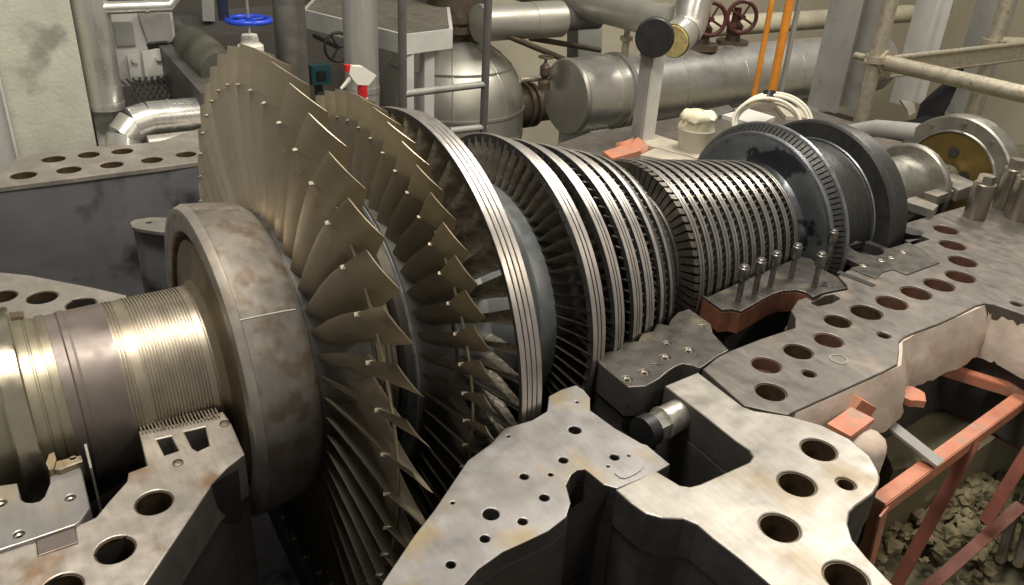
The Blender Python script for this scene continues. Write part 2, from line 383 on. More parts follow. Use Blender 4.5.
def lug_mesh(x, r, t, s):
    a = Vector(PR(x, r, t)); V = [PR(x - .004, r - s * .2, t + .25), PR(x + .012, r + s * .9, t + .15), PR(x + .028, r - s * .25, t - .9), PR(x + .012, r - s * .5, t - .3), PR(x - .006, r + s * .1, t - .5), PR(x + .012, r + s * .5, t - .7)]
    mb = MB(); mb.add(V, [(0, 1, 2), (0, 2, 3), (4, 5, 1, 0), (5, 2, 1), (4, 3, 2, 5), (4, 0, 3)]); me = mb.mesh('lug'); me.materials.append(m_lug); return me
blade_ring(b1, m_blade, 44, 25.35, [('damping_lug', lug_mesh(-.650, .945, .2, .010))], m_tip)
lathe_part('lacing_wire', [(-.593 + .0055 * math.cos(a * math.pi / 4), .915 + .0055 * math.sin(a * math.pi / 4)) for a in range(8)], m_brass, 176, True, label='thin lacing wire threaded through the longest blades')
# --- second to last stage (52)
lathe_part('stage_disc', [(-.345, .3), (-.345, .575), (-.338, .583), (-.205, .583), (-.198, .575), (-.195, .48), (-.18, .42), (-.15, .40), (-.15, .3)], m_body)
lathe_part('disc_rim', [(-.352, .50), (-.352, .572), (-.347, .578), (-.342, .578), (-.342, .50)], m_rim)
b2 = blade_mesh([(.565, -.335, -1.8, .565, -.19, -7, .20, .014), (.68, -.325, -1.0, .68, -.20, -8.2, .13, .011), (.79, -.307, -1.4, .775, -.212, -8.0, .07, .008), (.81, -.304, -1.6, .795, -.214, -7.8, .06, .008), (.86, -.295, -.5, .84, -.220, -7, .045, .006), (.901, -.287, 0, .874, -.226, -6.45, .04, .005)], tip=3)
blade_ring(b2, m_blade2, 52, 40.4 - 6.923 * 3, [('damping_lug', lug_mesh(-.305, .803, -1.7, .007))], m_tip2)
lathe_part('lacing_wire', [(-.262 + .005 * math.cos(a * math.pi / 4), .785 + .005 * math.sin(a * math.pi / 4)) for a in range(8)], m_brass, 156, True)
# --- third row (44) with its shroud
lathe_part('stage_disc', [(-.15, .3), (-.15, .495), (-.145, .50), (-.005, .50), (.0, .495), (.005, .42), (.05, .40), (.2, .40), (.215, .42), (.22, .480), (.225, .487), (.29, .487), (.29, .3)], m_grey, label='pale grey disc')
b3 = blade_mesh([(.49, -.145, -1, .49, -.005, -4, .13, .018), (.60, -.13, -.7, .60, -.005, -5, .11, .015), (.70, -.115, -.4, .70, -.008, -6, .08, .012), (.80, -.09, 0, .79, -.012, -6.4, .06, .010)])
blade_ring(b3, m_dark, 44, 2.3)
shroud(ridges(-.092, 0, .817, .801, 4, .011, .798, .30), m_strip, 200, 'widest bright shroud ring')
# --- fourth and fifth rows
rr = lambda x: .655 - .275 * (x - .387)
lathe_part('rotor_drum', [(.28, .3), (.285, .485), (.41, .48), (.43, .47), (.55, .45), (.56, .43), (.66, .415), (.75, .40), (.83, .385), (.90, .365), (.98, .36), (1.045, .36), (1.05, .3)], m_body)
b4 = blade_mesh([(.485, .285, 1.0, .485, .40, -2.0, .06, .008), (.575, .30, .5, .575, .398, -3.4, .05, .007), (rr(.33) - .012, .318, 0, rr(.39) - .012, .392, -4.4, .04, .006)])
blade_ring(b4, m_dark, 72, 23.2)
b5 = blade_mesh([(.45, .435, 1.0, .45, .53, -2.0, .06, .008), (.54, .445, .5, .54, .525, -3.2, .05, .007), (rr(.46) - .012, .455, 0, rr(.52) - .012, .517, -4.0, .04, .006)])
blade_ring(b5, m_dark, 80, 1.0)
for (a, b, k) in ((.322, .397, 3), (.458, .518, 3), (.581, .640, 3), (.668, .724, 3), (.771, .813, 2), (.843, .878, 2)):
    shroud(ridges(a, b, rr(a), rr(b), k, .010, rr(b) - .013, .42), m_strip if a < .8 else m_strip2, 160)
# smaller rows: blades too many and too fine to pick apart
def row(x0, x1, r0, r1, n, t, mb, lean=2.5):
    for i in range(n):
        q = 360.0 * i / n
        V = []
        for r in (r0, r1):
            for (x, d) in ((x0, lean), (x0 + (x1 - x0) * .5, -.2), (x1, -lean * .4)):
                V.append(PR(x, r, q + d)); V.append(PR(x, r, q + d + math.degrees(t / r)))
        F = []
        for j in (0, 1):
            a = j * 2; F += [(a, a + 2, a + 8, a + 6), (a + 1, a + 7, a + 9, a + 3)]
        F += [(0, 6, 7, 1), (4, 5, 11, 10), (6, 8, 9, 7), (8, 10, 11, 9)]
        mb.add(V, F)
mb = MB()
for (a, b, r0, n) in ((.56, .65, .42, 84), (.655, .735, .41, 90), (.755, .825, .39, 96), (.835, .89, .375, 100)):
    row(a, b, r0, rr((a + b) / 2) - .012, n, .006, mb)
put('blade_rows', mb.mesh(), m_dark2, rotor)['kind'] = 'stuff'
# --- small diameter stages: twelve rings on a drum
rh = lambda x: .468 - .137 * (x - 1.084)
HX = [1.077, 1.139, 1.204, 1.268, 1.334, 1.399, 1.465, 1.538, 1.611, 1.680, 1.755, 1.827]
lathe_part('rotor_drum', [(1.045, .2), (1.045, rh(1.05) - .115), (1.052, rh(1.05) - .11), (1.06, rh(1.06) - .11), (1.07, rh(1.07) - .032)] + [(1.86, rh(1.86) - .028), (1.872, .305), (1.872, .2)], m_hpdrum)
lathe_part('blade_disc', [(1.035, .30), (1.035, .372), (1.04, .376), (1.06, .376), (1.06, .30)], m_body)
mb = MB()
row(1.046, 1.078, .365, rh(1.06) - .006, 76, .026, mb, .5)
for x in HX: row(x - .014, x + .046, rh(x) - .06, rh(x) - .009, 76, .007, mb, .8)
put('blade_rows', mb.mesh(), m_dark2, rotor)['kind'] = 'stuff'
for x in HX:
    shroud(ridges(x, x + .034, rh(x), rh(x + .034), 2, .010, rh(x) - .016, .5), m_strip2, 128)
# --- control wheel
lathe_part('control_wheel', [(1.862, .2), (1.865, .335), (1.875, .345), (1.890, .352), (1.902, .365), (1.908, .39), (1.912, .43), (1.918, .470), (1.922, .478), (1.94, .478), (1.94, .49), (1.988, .49), (2.03, .42), (2.03, .2)], m_black, 160, label='black oxidised disc with oil stains')
lathe_part('wheel_rim', [(1.926, .470), (1.924, .497), (1.928, .503), (1.945, .503), (1.948, .497), (1.948, .47)], m_rim, 160)
lathe_part('wheel_rim', [(1.984, .47), (1.984, .541), (1.987, .546), (2.000, .547), (2.004, .543), (2.004, .47)], m_rim, 160)
mb = MB()
for i in range(120):
    q = 3.0 * i
    V = [PR(x, r, q + d) for x, r0, r1 in ((1.944, .485, .500), (1.988, .485, .538)) for r in (r0, r1) for d in (0, 2.2)]
    mb.add(V, [(0, 1, 3, 2), (4, 6, 7, 5), (0, 4, 5, 1), (2, 3, 7, 6), (0, 2, 6, 4), (1, 5, 7, 3)])
put('bucket_row', mb.mesh(), m_drum, rotor)['kind'] = 'stuff'
# --- balance drum
pr = [(2.00, .2), (2.00, .405)]
x = 2.01
while x < 2.385:
    pr += [(x, .405), (x + .008, .407), (x + .009, .398), (x + .0145, .398)]; x += .015
pr += [(2.395, .408), (2.405, .425), (2.41, .2)]
lathe_part('grooved_drum', pr, m_drum, 144)
lathe_part('drum_edge', [(2.392, .3), (2.392, .415), (2.397, .420), (2.404, .418), (2.404, .3)], m_rim, 144)
pr = [(2.40, .3), (2.40, .50), (2.408, .513), (2.43, .515), (2.44, .505)]
x = 2.445
while x < 2.585:
    q = .508 - .033 * (x - 2.445) / .14
    pr += [(x, q), (x + .007, q), (x + .0075, q - .007), (x + .0115, q - .007)]; x += .012
pr += [(2.595, .475), (2.60, .468), (2.60, .2)]
lathe_part('balance_drum', pr, m_drum, 144, label='dull black grooved balance piston')
lathe_part('shaft_neck', [(2.59, .1), (2.59, .215), (3.02, .215), (3.03, .205), (3.34, .205), (3.34, .1)], m_end, 96)
lathe_part('coupling_disc', [(3.325, .1), (3.325, .262), (3.332, .271), (3.338, .274), (3.365, .274), (3.37, .268), (3.37, .1)], m_end, 128, label='bright edged coupling disc')
for i in range(16):
    a = Vector(PR(3.36, .235, 22.5 * i)); put('coupling_nut', MB().tube([a, a + Vector((.055, 0, 0))], .022, 6).mesh(), m_bolt, rotor)
lathe_part('shaft_end', [(3.36, .0), (3.36, .09), (3.78, .09), (3.78, 0)], m_end, 64)

# ================================================================== CASING
def plate(name, outline, holes, z_top, thick, mt, parent, bevel=.004, label=None, side=None):
    o = put(name, plate_mesh(outline, holes, z_top, thick, bevel, name), mt, parent)
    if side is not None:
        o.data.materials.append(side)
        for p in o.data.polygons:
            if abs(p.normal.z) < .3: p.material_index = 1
    if label: o['label'] = label
    return o
def bores(hs, parent, depth=.16, mt=None, bottom=None, zt=-.004):
    """liner of each bolt hole; bottom = depth of a filled hole"""
    for (cx, cy, r) in hs:
        mb = MB().lathe([(-.002, r + .004), (-.002, r - .004), (-depth, r - .004), (-depth, 0)], 28, 'Z', (0, 0, 0))
        put('bolt_hole', mb.mesh('bolt_hole'), mt or m_hole, parent, (cx, cy, zt))
HC = lambda hs: [circ(a, b, r) for (a, b, r) in hs]

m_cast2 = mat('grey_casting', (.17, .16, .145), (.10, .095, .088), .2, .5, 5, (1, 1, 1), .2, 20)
# --- exhaust casing: near flange, far flange, hood walls and the pit
exh = thing('exhaust_casing', 'large lower exhaust casing with bright flange at the near edge and coated far wall', 'casing', (0, 0, -4.7))
hn = [(0.659,-1.432,0.058), (0.458,-1.508,0.058), (0.261,-1.608,0.058), (0.266,-1.826,0.059), (0.593,-1.585,0.029)]
near = [(0.468,-0.91),(0.463,-1.091),(0.452,-1.261),(0.454,-1.319),(0.44,-1.349),(0.406,-1.363),(0.278,-1.361),(0.193,-1.36),(0.158,-1.353),(0.136,-1.333),(0.127,-1.291),(0.117,-1.243),(0.051,-1.248),(-0.045,-1.25),(-0.045,-1.314),(-0.036,-1.372),(-0.007,-1.41),(0.045,-1.444),(0.062,-1.48),(0.062,-1.538),(0.069,-1.634),(0.07,-1.741),(0.06,-1.932),(0.312,-2.116),(0.344,-1.948),(0.358,-1.895),(0.379,-1.809),(0.401,-1.749),(0.444,-1.701),(0.491,-1.672),(0.533,-1.664),(0.626,-1.657),(0.681,-1.64),(0.714,-1.621),(0.739,-1.595),(0.778,-1.54),(0.797,-1.448),(0.779,-1.352),(0.722,-1.259),(0.637,-1.178),(0.621,-1.142),(0.64,-0.903)]
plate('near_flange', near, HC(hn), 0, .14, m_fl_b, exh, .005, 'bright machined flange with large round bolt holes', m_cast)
bores(hn, exh, .13)
# casting wall under the near flange
plate('flange_wall', [(p[0] * .985 + .006, p[1] * .985 - .02) for p in near], [], -.138, .5, m_cast, exh, .01)
hf = [(-1.242,2.356,0.066), (-1.067,2.585,0.064), (-1.019,2.355,0.065), (-0.882,2.581,0.063), (-0.798,2.352,0.063), (-0.7,2.582,0.061), (-0.581,2.35,0.061), (-0.382,2.377,0.06), (-0.487,2.573,0.059)]
hf = hf[:8]
farf = [(-1.628,2.184),(-1.364,2.205),(-1.083,2.202),(-0.568,2.202),(-0.108,2.214),(0.454,2.186),(0.779,2.986),(-0.168,2.883),(-0.46,2.696),(-0.549,2.693),(-0.82,2.74),(-1.028,2.716),(-1.239,2.723),(-1.271,2.592),(-1.299,2.547),(-1.617,2.581)]
plate('far_flange', farf, HC(hf), 0, .03, m_far, exh, .004, 'pale far flange with a double row of bolt holes')
bores(hf, exh, .085)
mb = MB(); mb.prism([(-2.3, 2.21), (1.2, 2.21), (1.2, 2.235), (-2.3, 2.235)], -4.6, -.028)
put('hood_wall', mb.mesh(), m_wall_in, exh)['label'] = 'blotched dark grey inner wall'
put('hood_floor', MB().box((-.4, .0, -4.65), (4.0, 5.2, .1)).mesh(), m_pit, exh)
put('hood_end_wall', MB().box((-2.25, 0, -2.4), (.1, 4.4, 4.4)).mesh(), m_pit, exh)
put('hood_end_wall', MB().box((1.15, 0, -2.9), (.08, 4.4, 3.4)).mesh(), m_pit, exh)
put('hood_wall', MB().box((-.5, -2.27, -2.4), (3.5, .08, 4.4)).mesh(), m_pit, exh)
put('pit_blocker_cone', MB().lathe([(-.97, .62), (-2.15, 1.05)], 40, 'X', a0=180, a1=360).mesh(), m_pit, exh)  # added dark half cone, blocks light and view into the pit below the hub
# bracket tab on the far side
tab = [(-0.837,1.732),(-0.811,1.765),(-0.732,1.765),(-0.633,1.709),(-0.678,1.515),(-0.731,1.541),(-0.81,1.623),(-0.84,1.667)]
plate('bracket', tab, [circ(*(-0.754,1.695,0.017))], -.12, .02, m_fl_b, exh, .002)
put('bracket_rib', MB().prism([(-0.829,1.714),(-0.806,1.658),(-0.673,1.549),(-0.657,1.615),(-0.792,1.726)], -1.2, -.13).mesh(), m_wall_in, exh)

# --- bearing pedestal in the left corner
ped = thing('bearing_pedestal', 'pale bearing pedestal casting around the grooved shaft end', 'pedestal', (-1.3, 0, -1.6))
hp = [(-1.21,-0.644,0.051), (-1.333,-0.777,0.05), (-1.465,-0.847,0.049)]
s1 = [(-1.142,-0.36),(-1.1,-0.364),(-1.097,-0.448),(-1.139,-0.45)]; s2 = [(-1.061,-0.361),(-0.998,-0.367),(-1.012,-0.468),(-1.05,-0.478),(-1.06,-0.455)]
pedn = [(-1.18,-0.291),(-1.119,-0.302),(-0.995,-0.32),(-0.927,-0.312),(-0.923,-0.394),(-0.933,-0.56),(-0.998,-0.598),(-1.047,-0.641),(-1.276,-0.915),(-1.338,-0.989),(-1.566,-0.963),(-1.673,-0.767),(-1.667,-0.632),(-1.5,-0.65),(-1.502,-0.705),(-1.412,-0.707),(-1.408,-0.639),(-1.355,-0.628),(-1.35,-0.622),(-1.311,-0.576),(-1.256,-0.517),(-1.246,-0.48),(-1.193,-0.474)]
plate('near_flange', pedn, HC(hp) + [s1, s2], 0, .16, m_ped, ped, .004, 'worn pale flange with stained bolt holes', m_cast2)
bores(hp, ped, .15)
for q in (s1, s2):
    c = (sum(p[0] for p in q) / len(q), sum(p[1] for p in q) / len(q))
    put('slot', MB().prism([(c[0] + (p[0] - c[0]) * 1.15, c[1] + (p[1] - c[1]) * 1.15) for p in q], -.20, -.12).mesh(), m_pit, ped)
plate('pedestal_wall', [(p[0], p[1] + .012) for p in pedn], [], -.158, .9, m_cast, ped, .01)
put('rib', MB().tube([(-0.977,-0.306,-0.45), (-1.015,-0.272,-0.65), (-1.107,-0.378,-0.9)], [.05, .08, .09], 14).mesh(), m_cast, ped)
hpf = [(-1.459,0.872,0.056), (-1.326,0.793,0.058), (-1.204,0.662,0.057)]
pedf = [(-1.655,1.259),(-1.447,1.11),(-1.348,1.027),(-1.246,0.912),(-1.131,0.78),(-1.038,0.662)] + [(-1.04, .31), (-2.1, .31)]
plate('far_flange', pedf, HC(hpf), 0, .16, m_far, ped, .004)
bores(hpf, ped, .15)
plate('pedestal_wall', pedf, [], -.158, .9, m_cast, ped, .01)
for (px, py) in ((155.5, 427.5), (209, 416.8), (225, 423.5), (178, 463.5)):
    pass
for c in ((-1.118,-0.304,0), (-0.973,-0.319,0), (-0.942,-0.383,0), (-1.114,-0.507,0)):
    put('screw', MB().lathe([(0, .016), (.004, .016), (.005, .013), (.001, .012), (.001, 0)], 14, 'Z').mesh(), m_bolt, ped, (c[0], c[1], 0))
# row of seal strips where the shaft drops into the pedestal
a = Vector((-1.178,-0.281,0)); b = Vector((-0.942,-0.309,0))
for i in range(22):
    p = a + (b - a) * ((i + .5) / 22)
    put('seal_strip', MB().box((p.x, p.y - .012, .004), (.0045, .05, .012)).mesh(), m_seal, ped)

# --- thrust bearing lower half, in front of the shaft collar
brg = thing('thrust_bearing_half', 'grey lower bearing half with U shaped notch around the shaft collar', 'bearing', (-1.5, -.55, -.25))
bo = [(-1.707,-0.652),(-1.579,-0.65),(-1.498,-0.649),(-1.406,-0.646),(-1.393,-0.638),(-1.363,-0.594),(-1.357,-0.421),(-1.36,-0.383),(-1.393,-0.38),(-1.434,-0.377),(-1.441,-0.435),(-1.461,-0.489),(-1.475,-0.502),(-1.491,-0.5),(-1.507,-0.488),(-1.516,-0.469),(-1.518,-0.392),(-1.558,-0.38),(-1.698,-0.356)]
hb_ = [(-1.402,-0.528,0.013), (-1.534,-0.612,0.013), (-1.563,-0.461,0.014)]
plate('bearing_plate', bo, HC(hb_), .012, .10, m_carr, brg, .004)
for (cx, cy, r) in hb_:
    put('socket_screw', MB().lathe([(0, r), (-.006, r * .9), (-.008, r * .55), (-.03, r * .5), (-.03, 0)], 18, 'Z').mesh(), m_bolt, brg, (cx, cy, .010))
pad = [(-1.423,-0.405),(-1.414,-0.367),(-1.349,-0.373),(-1.349,-0.404),(-1.393,-0.41),(-1.409,-0.415)]
plate('pad', pad, [circ(*(-1.371,-0.375,0.008), 12)], .03, .05, m_fl_b, brg, .002)
put('lip', MB().prism([(-1.439,-0.37),(-1.426,-0.331),(-1.413,-0.328),(-1.412,-0.365),(-1.425,-0.408),(-1.435,-0.408)], -.03, .035).mesh(), m_fl_b, brg)
put('end_plate', MB().prism([(-1.335,-0.352),(-1.328,-0.353),(-1.332,-0.472),(-1.338,-0.476)], -.22, .05).mesh(), m_chrome, brg)
sh_ = thing('shim_plate', 'small brown rectangular shim lying between bearing half and pale flange', 'shim', (-1.455,-0.676,0))
plate('shim_body', [(-1.499,-0.649),(-1.409,-0.643),(-1.411,-0.707),(-1.501,-0.708)], [], .003, .02, m_shaft, sh_, .002)
# upper stub beside the collar, on the far side
put('key_block', MB().prism([(-1.464,0.655),(-1.401,0.64),(-1.406,0.594),(-1.463,0.607)], -.1, .03).mesh(), m_bell, brg)

# --- first blade carrier (grey plate with many small holes)
c1 = thing('blade_carrier', 'light grey blade carrier half with many small threaded holes beside the widest shroud ring', 'blade carrier', (0, -1, -1))
h1 = [(0.023,-0.959,0.021), (-0.102,-1.064,0.015), (-0.251,-1.067,0.014), (-0.176,-1.099,0.008), (-0.252,-1.173,0.015), (-0.361,-1.222,0.014), (-0.422,-1.153,0.024), (-0.487,-1.225,0.014), (-0.612,-1.259,0.013), (0.047,-1.132,0.015), (-0.185,-0.879,0.006), (-0.493,-1.059,0.006), (0.092,-1.148,0.005), (0.002,-1.156,0.005), (0.126,-0.836,0.006)]
o1 = [(0.061,-0.76),(0.127,-0.748),(0.186,-0.751),(0.192,-0.79),(0.182,-0.837),(0.136,-0.896),(0.146,-1.017),(0.169,-1.12),(0.179,-1.137),(0.178,-1.245),(0.113,-1.252),(-0.039,-1.248),(-0.063,-1.216),(-0.067,-1.154),(-0.069,-1.132),(-0.093,-1.123),(-0.122,-1.131),(-0.164,-1.161),(-0.198,-1.229),(-0.244,-1.269),(-0.32,-1.288),(-0.415,-1.29),(-0.471,-1.29),(-0.559,-1.309),(-0.617,-1.336),(-0.721,-1.4),(-0.917,-1.317),(-0.835,-1.262),(-0.771,-1.211),(-0.642,-1.116),(-0.553,-1.06),(-0.361,-0.92),(-0.258,-0.885),(-0.172,-0.839),(-0.122,-0.842),(-0.069,-0.846),(0.004,-0.829)]
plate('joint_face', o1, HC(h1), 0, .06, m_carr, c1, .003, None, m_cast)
for (cx, cy, r) in h1:
    put('threaded_hole', MB().lathe([(0, r + .003), (-.002, r), (-.05, r * .96), (-.05, 0)], 16, 'Z').mesh(), m_fl_d, c1, (cx, cy, -.002))
plate('carrier_body', [(p[0], p[1]) for p in o1], [], -.058, .40, m_cast, c1, .006)
put('key_plate', MB().prism(smooth_outline([(-0.005,-1.184),(0.106,-1.177),(0.116,-1.199),(0.088,-1.221),(0.039,-1.231),(-0.003,-1.228)], 1), -.02, .0035).mesh(), m_carr, c1)
mb = MB().lathe([(-.62, 1.16), (-.10, 1.0), (.16, .90), (.16, 1.2), (-.62, 1.3)], 48, 'X', a0=180, a1=360, closed=True)
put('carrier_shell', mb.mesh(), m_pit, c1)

# --- second blade carrier (dark oily block)
c2 = thing('blade_carrier', 'dark oily stepped carrier block between the middle rings and the bolt pocket', 'blade carrier', (.6, -.75, -.4))
o2 = [(0.353,-0.669),(0.349,-0.721),(0.343,-0.852),(0.402,-0.877),(0.445,-0.872),(0.486,-0.864),(0.545,-0.844),(0.596,-0.832),(0.632,-0.832),(0.655,-0.857),(0.664,-0.885),(0.688,-0.882),(0.789,-0.857),(0.864,-0.847),(0.906,-0.721),(0.954,-0.664),(0.968,-0.521),(0.903,-0.522),(0.834,-0.553),(0.787,-0.585),(0.758,-0.55),(0.698,-0.592),(0.647,-0.583),(0.591,-0.623),(0.536,-0.603),(0.476,-0.638),(0.415,-0.622)]
h2 = [(0.376,-0.809,0.019), (0.463,-0.806,0.018), (0.605,-0.765,0.019), (0.685,-0.69,0.014), (0.722,-0.771,0.019), (0.533,-0.789,0.01), (0.908,-0.658,0.011)]
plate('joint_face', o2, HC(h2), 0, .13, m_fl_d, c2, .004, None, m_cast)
for (cx, cy, r) in h2:
    put('socket_screw', MB().lathe([(0, r), (-.004, r * .8), (-.004, r * .5), (-.02, r * .48), (-.02, 0)], 16, 'Z').mesh(), m_bolt, c2, (cx, cy, -.003))
plate('carrier_body', [(p[0] * .97 + .02, p[1] * .97 - .01) for p in o2], [], -.128, .5, m_pit, c2, .004)

# --- third blade carrier (rust red sides, studs on top)
c3 = thing('blade_carrier', 'grey topped carrier with rust red sides below the standing studs', 'blade carrier', (1.5, -.55, -.4))
o3 = [(1.11,-0.445),(1.098,-0.523),(1.09,-0.595),(1.136,-0.61),(1.154,-0.644),(1.24,-0.628),(1.333,-0.609),(1.413,-0.597),(1.479,-0.598),(1.546,-0.622),(1.563,-0.658),(1.551,-0.706),(1.622,-0.7),(1.69,-0.708),(1.768,-0.72),(1.796,-0.677),(1.834,-0.615),(1.838,-0.544)] + [(1.89, -.43), (1.86, -.385), (1.45, -.435), (1.12, -.48)]
plate('joint_face', o3, [], 0, .012, m_fl_d, c3, .002)
plate('carrier_body', o3, [], -.011, .105, m_brown, c3, .006)
plate('pocket_dark_body', [(p[0], p[1] + .05) for p in o3], [], -.115, .3, m_pit, c3, .006)  # added near black body, the pocket's shade is put into its colour
# --- studs standing on the third carrier (each can be unscrewed)
SP = [((1.213,-0.573,0), .175), ((1.333,-0.56,0), .175), ((1.457,-0.541,0), .175), ((1.616,-0.527,0), .175), ((1.639,-0.642,0), .175), ((1.928,-0.49,0), .175)]
nm = ['nearest the rust red notch', 'second from the rust red notch', 'third from the rust red notch', 'fourth from the rust red notch', 'beside the stamped numbers', 'tallest looking against the black disc']
for (p, h), q in zip(SP, nm):
    t = thing('stud', 'slim steel stud with round nut, ' + q, 'stud', (p[0], p[1], 0), 'studs on the third carrier')
    put('shank', MB().lathe([(0, 0), (0, .013), (h * .7, .013), (h * .7, 0)], 14, 'Z').mesh(), m_stud, t, (p[0], p[1], 0))
    put('nut', MB().lathe([(h * .62, 0), (h * .62, .021), (h * .64, .023), (h * .92, .023), (h * .94, .019), (h * .98, .018), (h, .014), (h, 0)], 18, 'Z').mesh(), m_stud, t, (p[0], p[1], 0))

# --- high pressure casing: grey flange with many bolt holes
hpc = thing('high_pressure_casing', 'dark grey lower casing flange with rows of rusty bolt holes along the rotor', 'casing', (2, -.9, -1))
hm_d = [(0.782,-1.126,0.057), (1.105,-0.986,0.058), (1.01,-1.114,0.027), (1.461,-0.903,0.057), (1.647,-0.912,0.068), (1.534,-1.075,0.027)]
hm_r = [(0.911,-0.993,0.057), (1.29,-0.988,0.058), (1.832,-0.912,0.068), (2.027,-0.906,0.068), (2.208,-0.909,0.069), (2.393,-0.907,0.068), (2.581,-0.81,0.068), (2.734,-0.665,0.067), (2.91,-0.523,0.065), (2.352,-1.197,0.026)]
slot = [(1.494,-0.74),(1.622,-0.722),(1.664,-0.733),(1.659,-0.774),(1.58,-0.785),(1.499,-0.774)]
om = [(0.672,-0.897),(0.774,-0.865),(0.859,-0.853),(1.042,-0.848),(1.249,-0.853),(1.318,-0.799),(1.359,-0.742),(1.465,-0.693),(1.522,-0.691),(1.518,-0.732),(1.613,-0.712),(1.681,-0.72),(1.763,-0.734),(1.804,-0.693),(1.843,-0.62)] + [(1.94, -.60), (2.08, -.60), (2.36, -.56), (2.70, -.56), (2.70, -.36), (5.2, -.36)] + [(5.491,-1.051),(2.168,-2.095),(2.276,-1.27),(2.251,-1.158),(2.222,-1.123),(2.16,-1.116),(1.968,-1.128),(1.852,-1.131),(1.663,-1.125),(1.597,-1.127),(1.54,-1.141),(1.467,-1.19),(1.378,-1.242),(1.284,-1.247),(1.028,-1.25),(0.757,-1.251),(0.724,-1.253),(0.684,-1.208),(0.629,-1.139)]
plate('flange', om, HC(hm_d + hm_r) + [slot], 0, .10, m_fl_m, hpc, .004)
bores(hm_d, hpc, .09)
bores(hm_r, hpc, .05, m_rust)
put('slot', MB().prism(smooth_outline(slot, 0), -.12, -.07).mesh(), m_rust, hpc)
plate('casing_body', [(p[0] * .99 + .02, p[1] * .98) for p in om], [], -.098, .5, m_cast, hpc, .006)
# raised pads round the middle holes
for q in ([(1.807,-0.829),(1.899,-0.828),(1.947,-0.918),(1.916,-0.982),(1.8,-0.999),(1.764,-0.964)], [(2.131,-0.85),(2.248,-0.839),(2.441,-0.852),(2.674,-0.868),(2.519,-0.979),(2.288,-0.966),(2.124,-0.994)]):
    pass
put('marked_ring', MB().lathe([(0, .030), (.0025, .030), (.0025, .036), (0, .036)], 28, 'Z', closed=True).mesh(), m_fl_b, hpc, (1.199,-1.105,0))
# pale blocks of the bearing end
for i, (q, z0, z1) in enumerate((([(2.964,-0.162),(3.112,-0.144),(3.1,-0.349),(2.989,-0.386)], 0, .05), ([(3.193,-0.09),(3.435,-0.07),(3.4,-0.262),(3.206,-0.278)], 0, .06), ([(3.497,-0.079),(3.685,-0.087),(3.629,-0.277),(3.39,-0.294)], 0, .075))):
    plate('bearing_key', q, [], z1, z1, m_fl_b, hpc, .003)
put('oil_hole', MB().lathe([(.002, .055), (.002, 0), ], 24, 'Z').mesh(), m_pit, hpc, (2.703,-0.452,0))
# --- gland half plate next to the black wheel
gl = thing('gland_half', 'dark gland plate with stamped numbers and a round hole beside the balance piston', 'gland', (2.3, -.7, -.05))
og = [(2.045, -.60), (2.045, -.425), (2.36, -.425), (2.36, -.54), (2.63, -.54)] + [(2.543,-0.514),(2.529,-0.564),(2.515,-0.64),(2.467,-0.698),(2.442,-0.77),(2.159,-0.775),(2.152,-0.705),(2.073,-0.701),(1.979,-0.731),(1.965,-0.597)]
hg = [(2.252,-0.488,0.083)]
plate('gland_plate', og, HC(hg), .006, .03, m_fl_d, gl, .002)
bores(hg, gl, .05, m_pit, zt=.002)
for c in ((2.177,-0.616,0), (2.257,-0.618,0), (2.377,-0.605,0), (2.041,-0.611,0), (2.275,-0.395,0), (2.447,-0.466,0)):
    put('screw', MB().lathe([(0, .020), (.004, .019), (.005, .014), (.002, .012), (.002, 0)], 14, 'Z').mesh(), m_bolt, gl, (c[0], c[1], .006))
put('groove', MB().beam((1.882,-0.591,0), (1.908,-0.77,0), .035, .006).mesh(), m_pit, hpc)
def text(body, loc, size, rz, mt, parent, name='stamped_number'):
    c = bpy.data.curves.new(name, 'FONT'); c.body = body; c.size = size; c.extrude = .0008; c.align_x = 'CENTER'; c.align_y = 'CENTER'
    o = bpy.data.objects.new(name, c); COL.objects.link(o); dg = bpy.context.evaluated_depsgraph_get(); dg.update()
    me = bpy.data.meshes.new_from_object(o.evaluated_get(dg), depsgraph=dg); bpy.data.objects.remove(o); me.materials.clear()
    return put(name, me, mt, parent, loc, (0, 0, rz))
text('51', (1.715,-0.663,0.002), .07, -1.0, m_pit, c3)

# --- chrome bolt in the pocket
bt = thing('pocket_bolt', 'shiny hexagon head bolt with sleeve inside the dark pocket', 'bolt', (0.351,-1,-0.074))
a = Vector((0.536,-0.993,-0.07)); d = Vector((-.40, .0, 0)).normalized()
b0 = Vector((0.287,-1.015,-0.07)); d = (b0 - a).normalized(); L = (b0 - a).length
put('sleeve', MB().tube([a, a + d * L * .62], .056, 28).mesh(), m_chrome, bt)
put('collar', MB().tube([a + d * L * .62, a + d * L * .66], .060, 28).mesh(), m_chrome, bt)
put('hex_head', MB().tube([a + d * L * .66, a + d * L * .86], .052, 6).mesh(), m_chrome, bt)
put('washer', MB().tube([a + d * L * .86, a + d * L * 1.05], .058, 24).mesh(), m_rubber, bt)

# --- far side of the high pressure casing
plate('far_flange', [(.5, .85), (1.1, .62), (1.8, .62), (1.9, .72), (2.6, .72), (2.7, .5), (4.4, .5), (4.4, 1.9), (2.2, 1.75), (1.3, 1.45), (.5, 1.6)], [], 0, .1, m_fl_m, hpc, .004)
put('casing_floor', MB().box((2.0, 0, -.85), (3.4, 2.2, .08)).mesh(), m_pit, hpc)

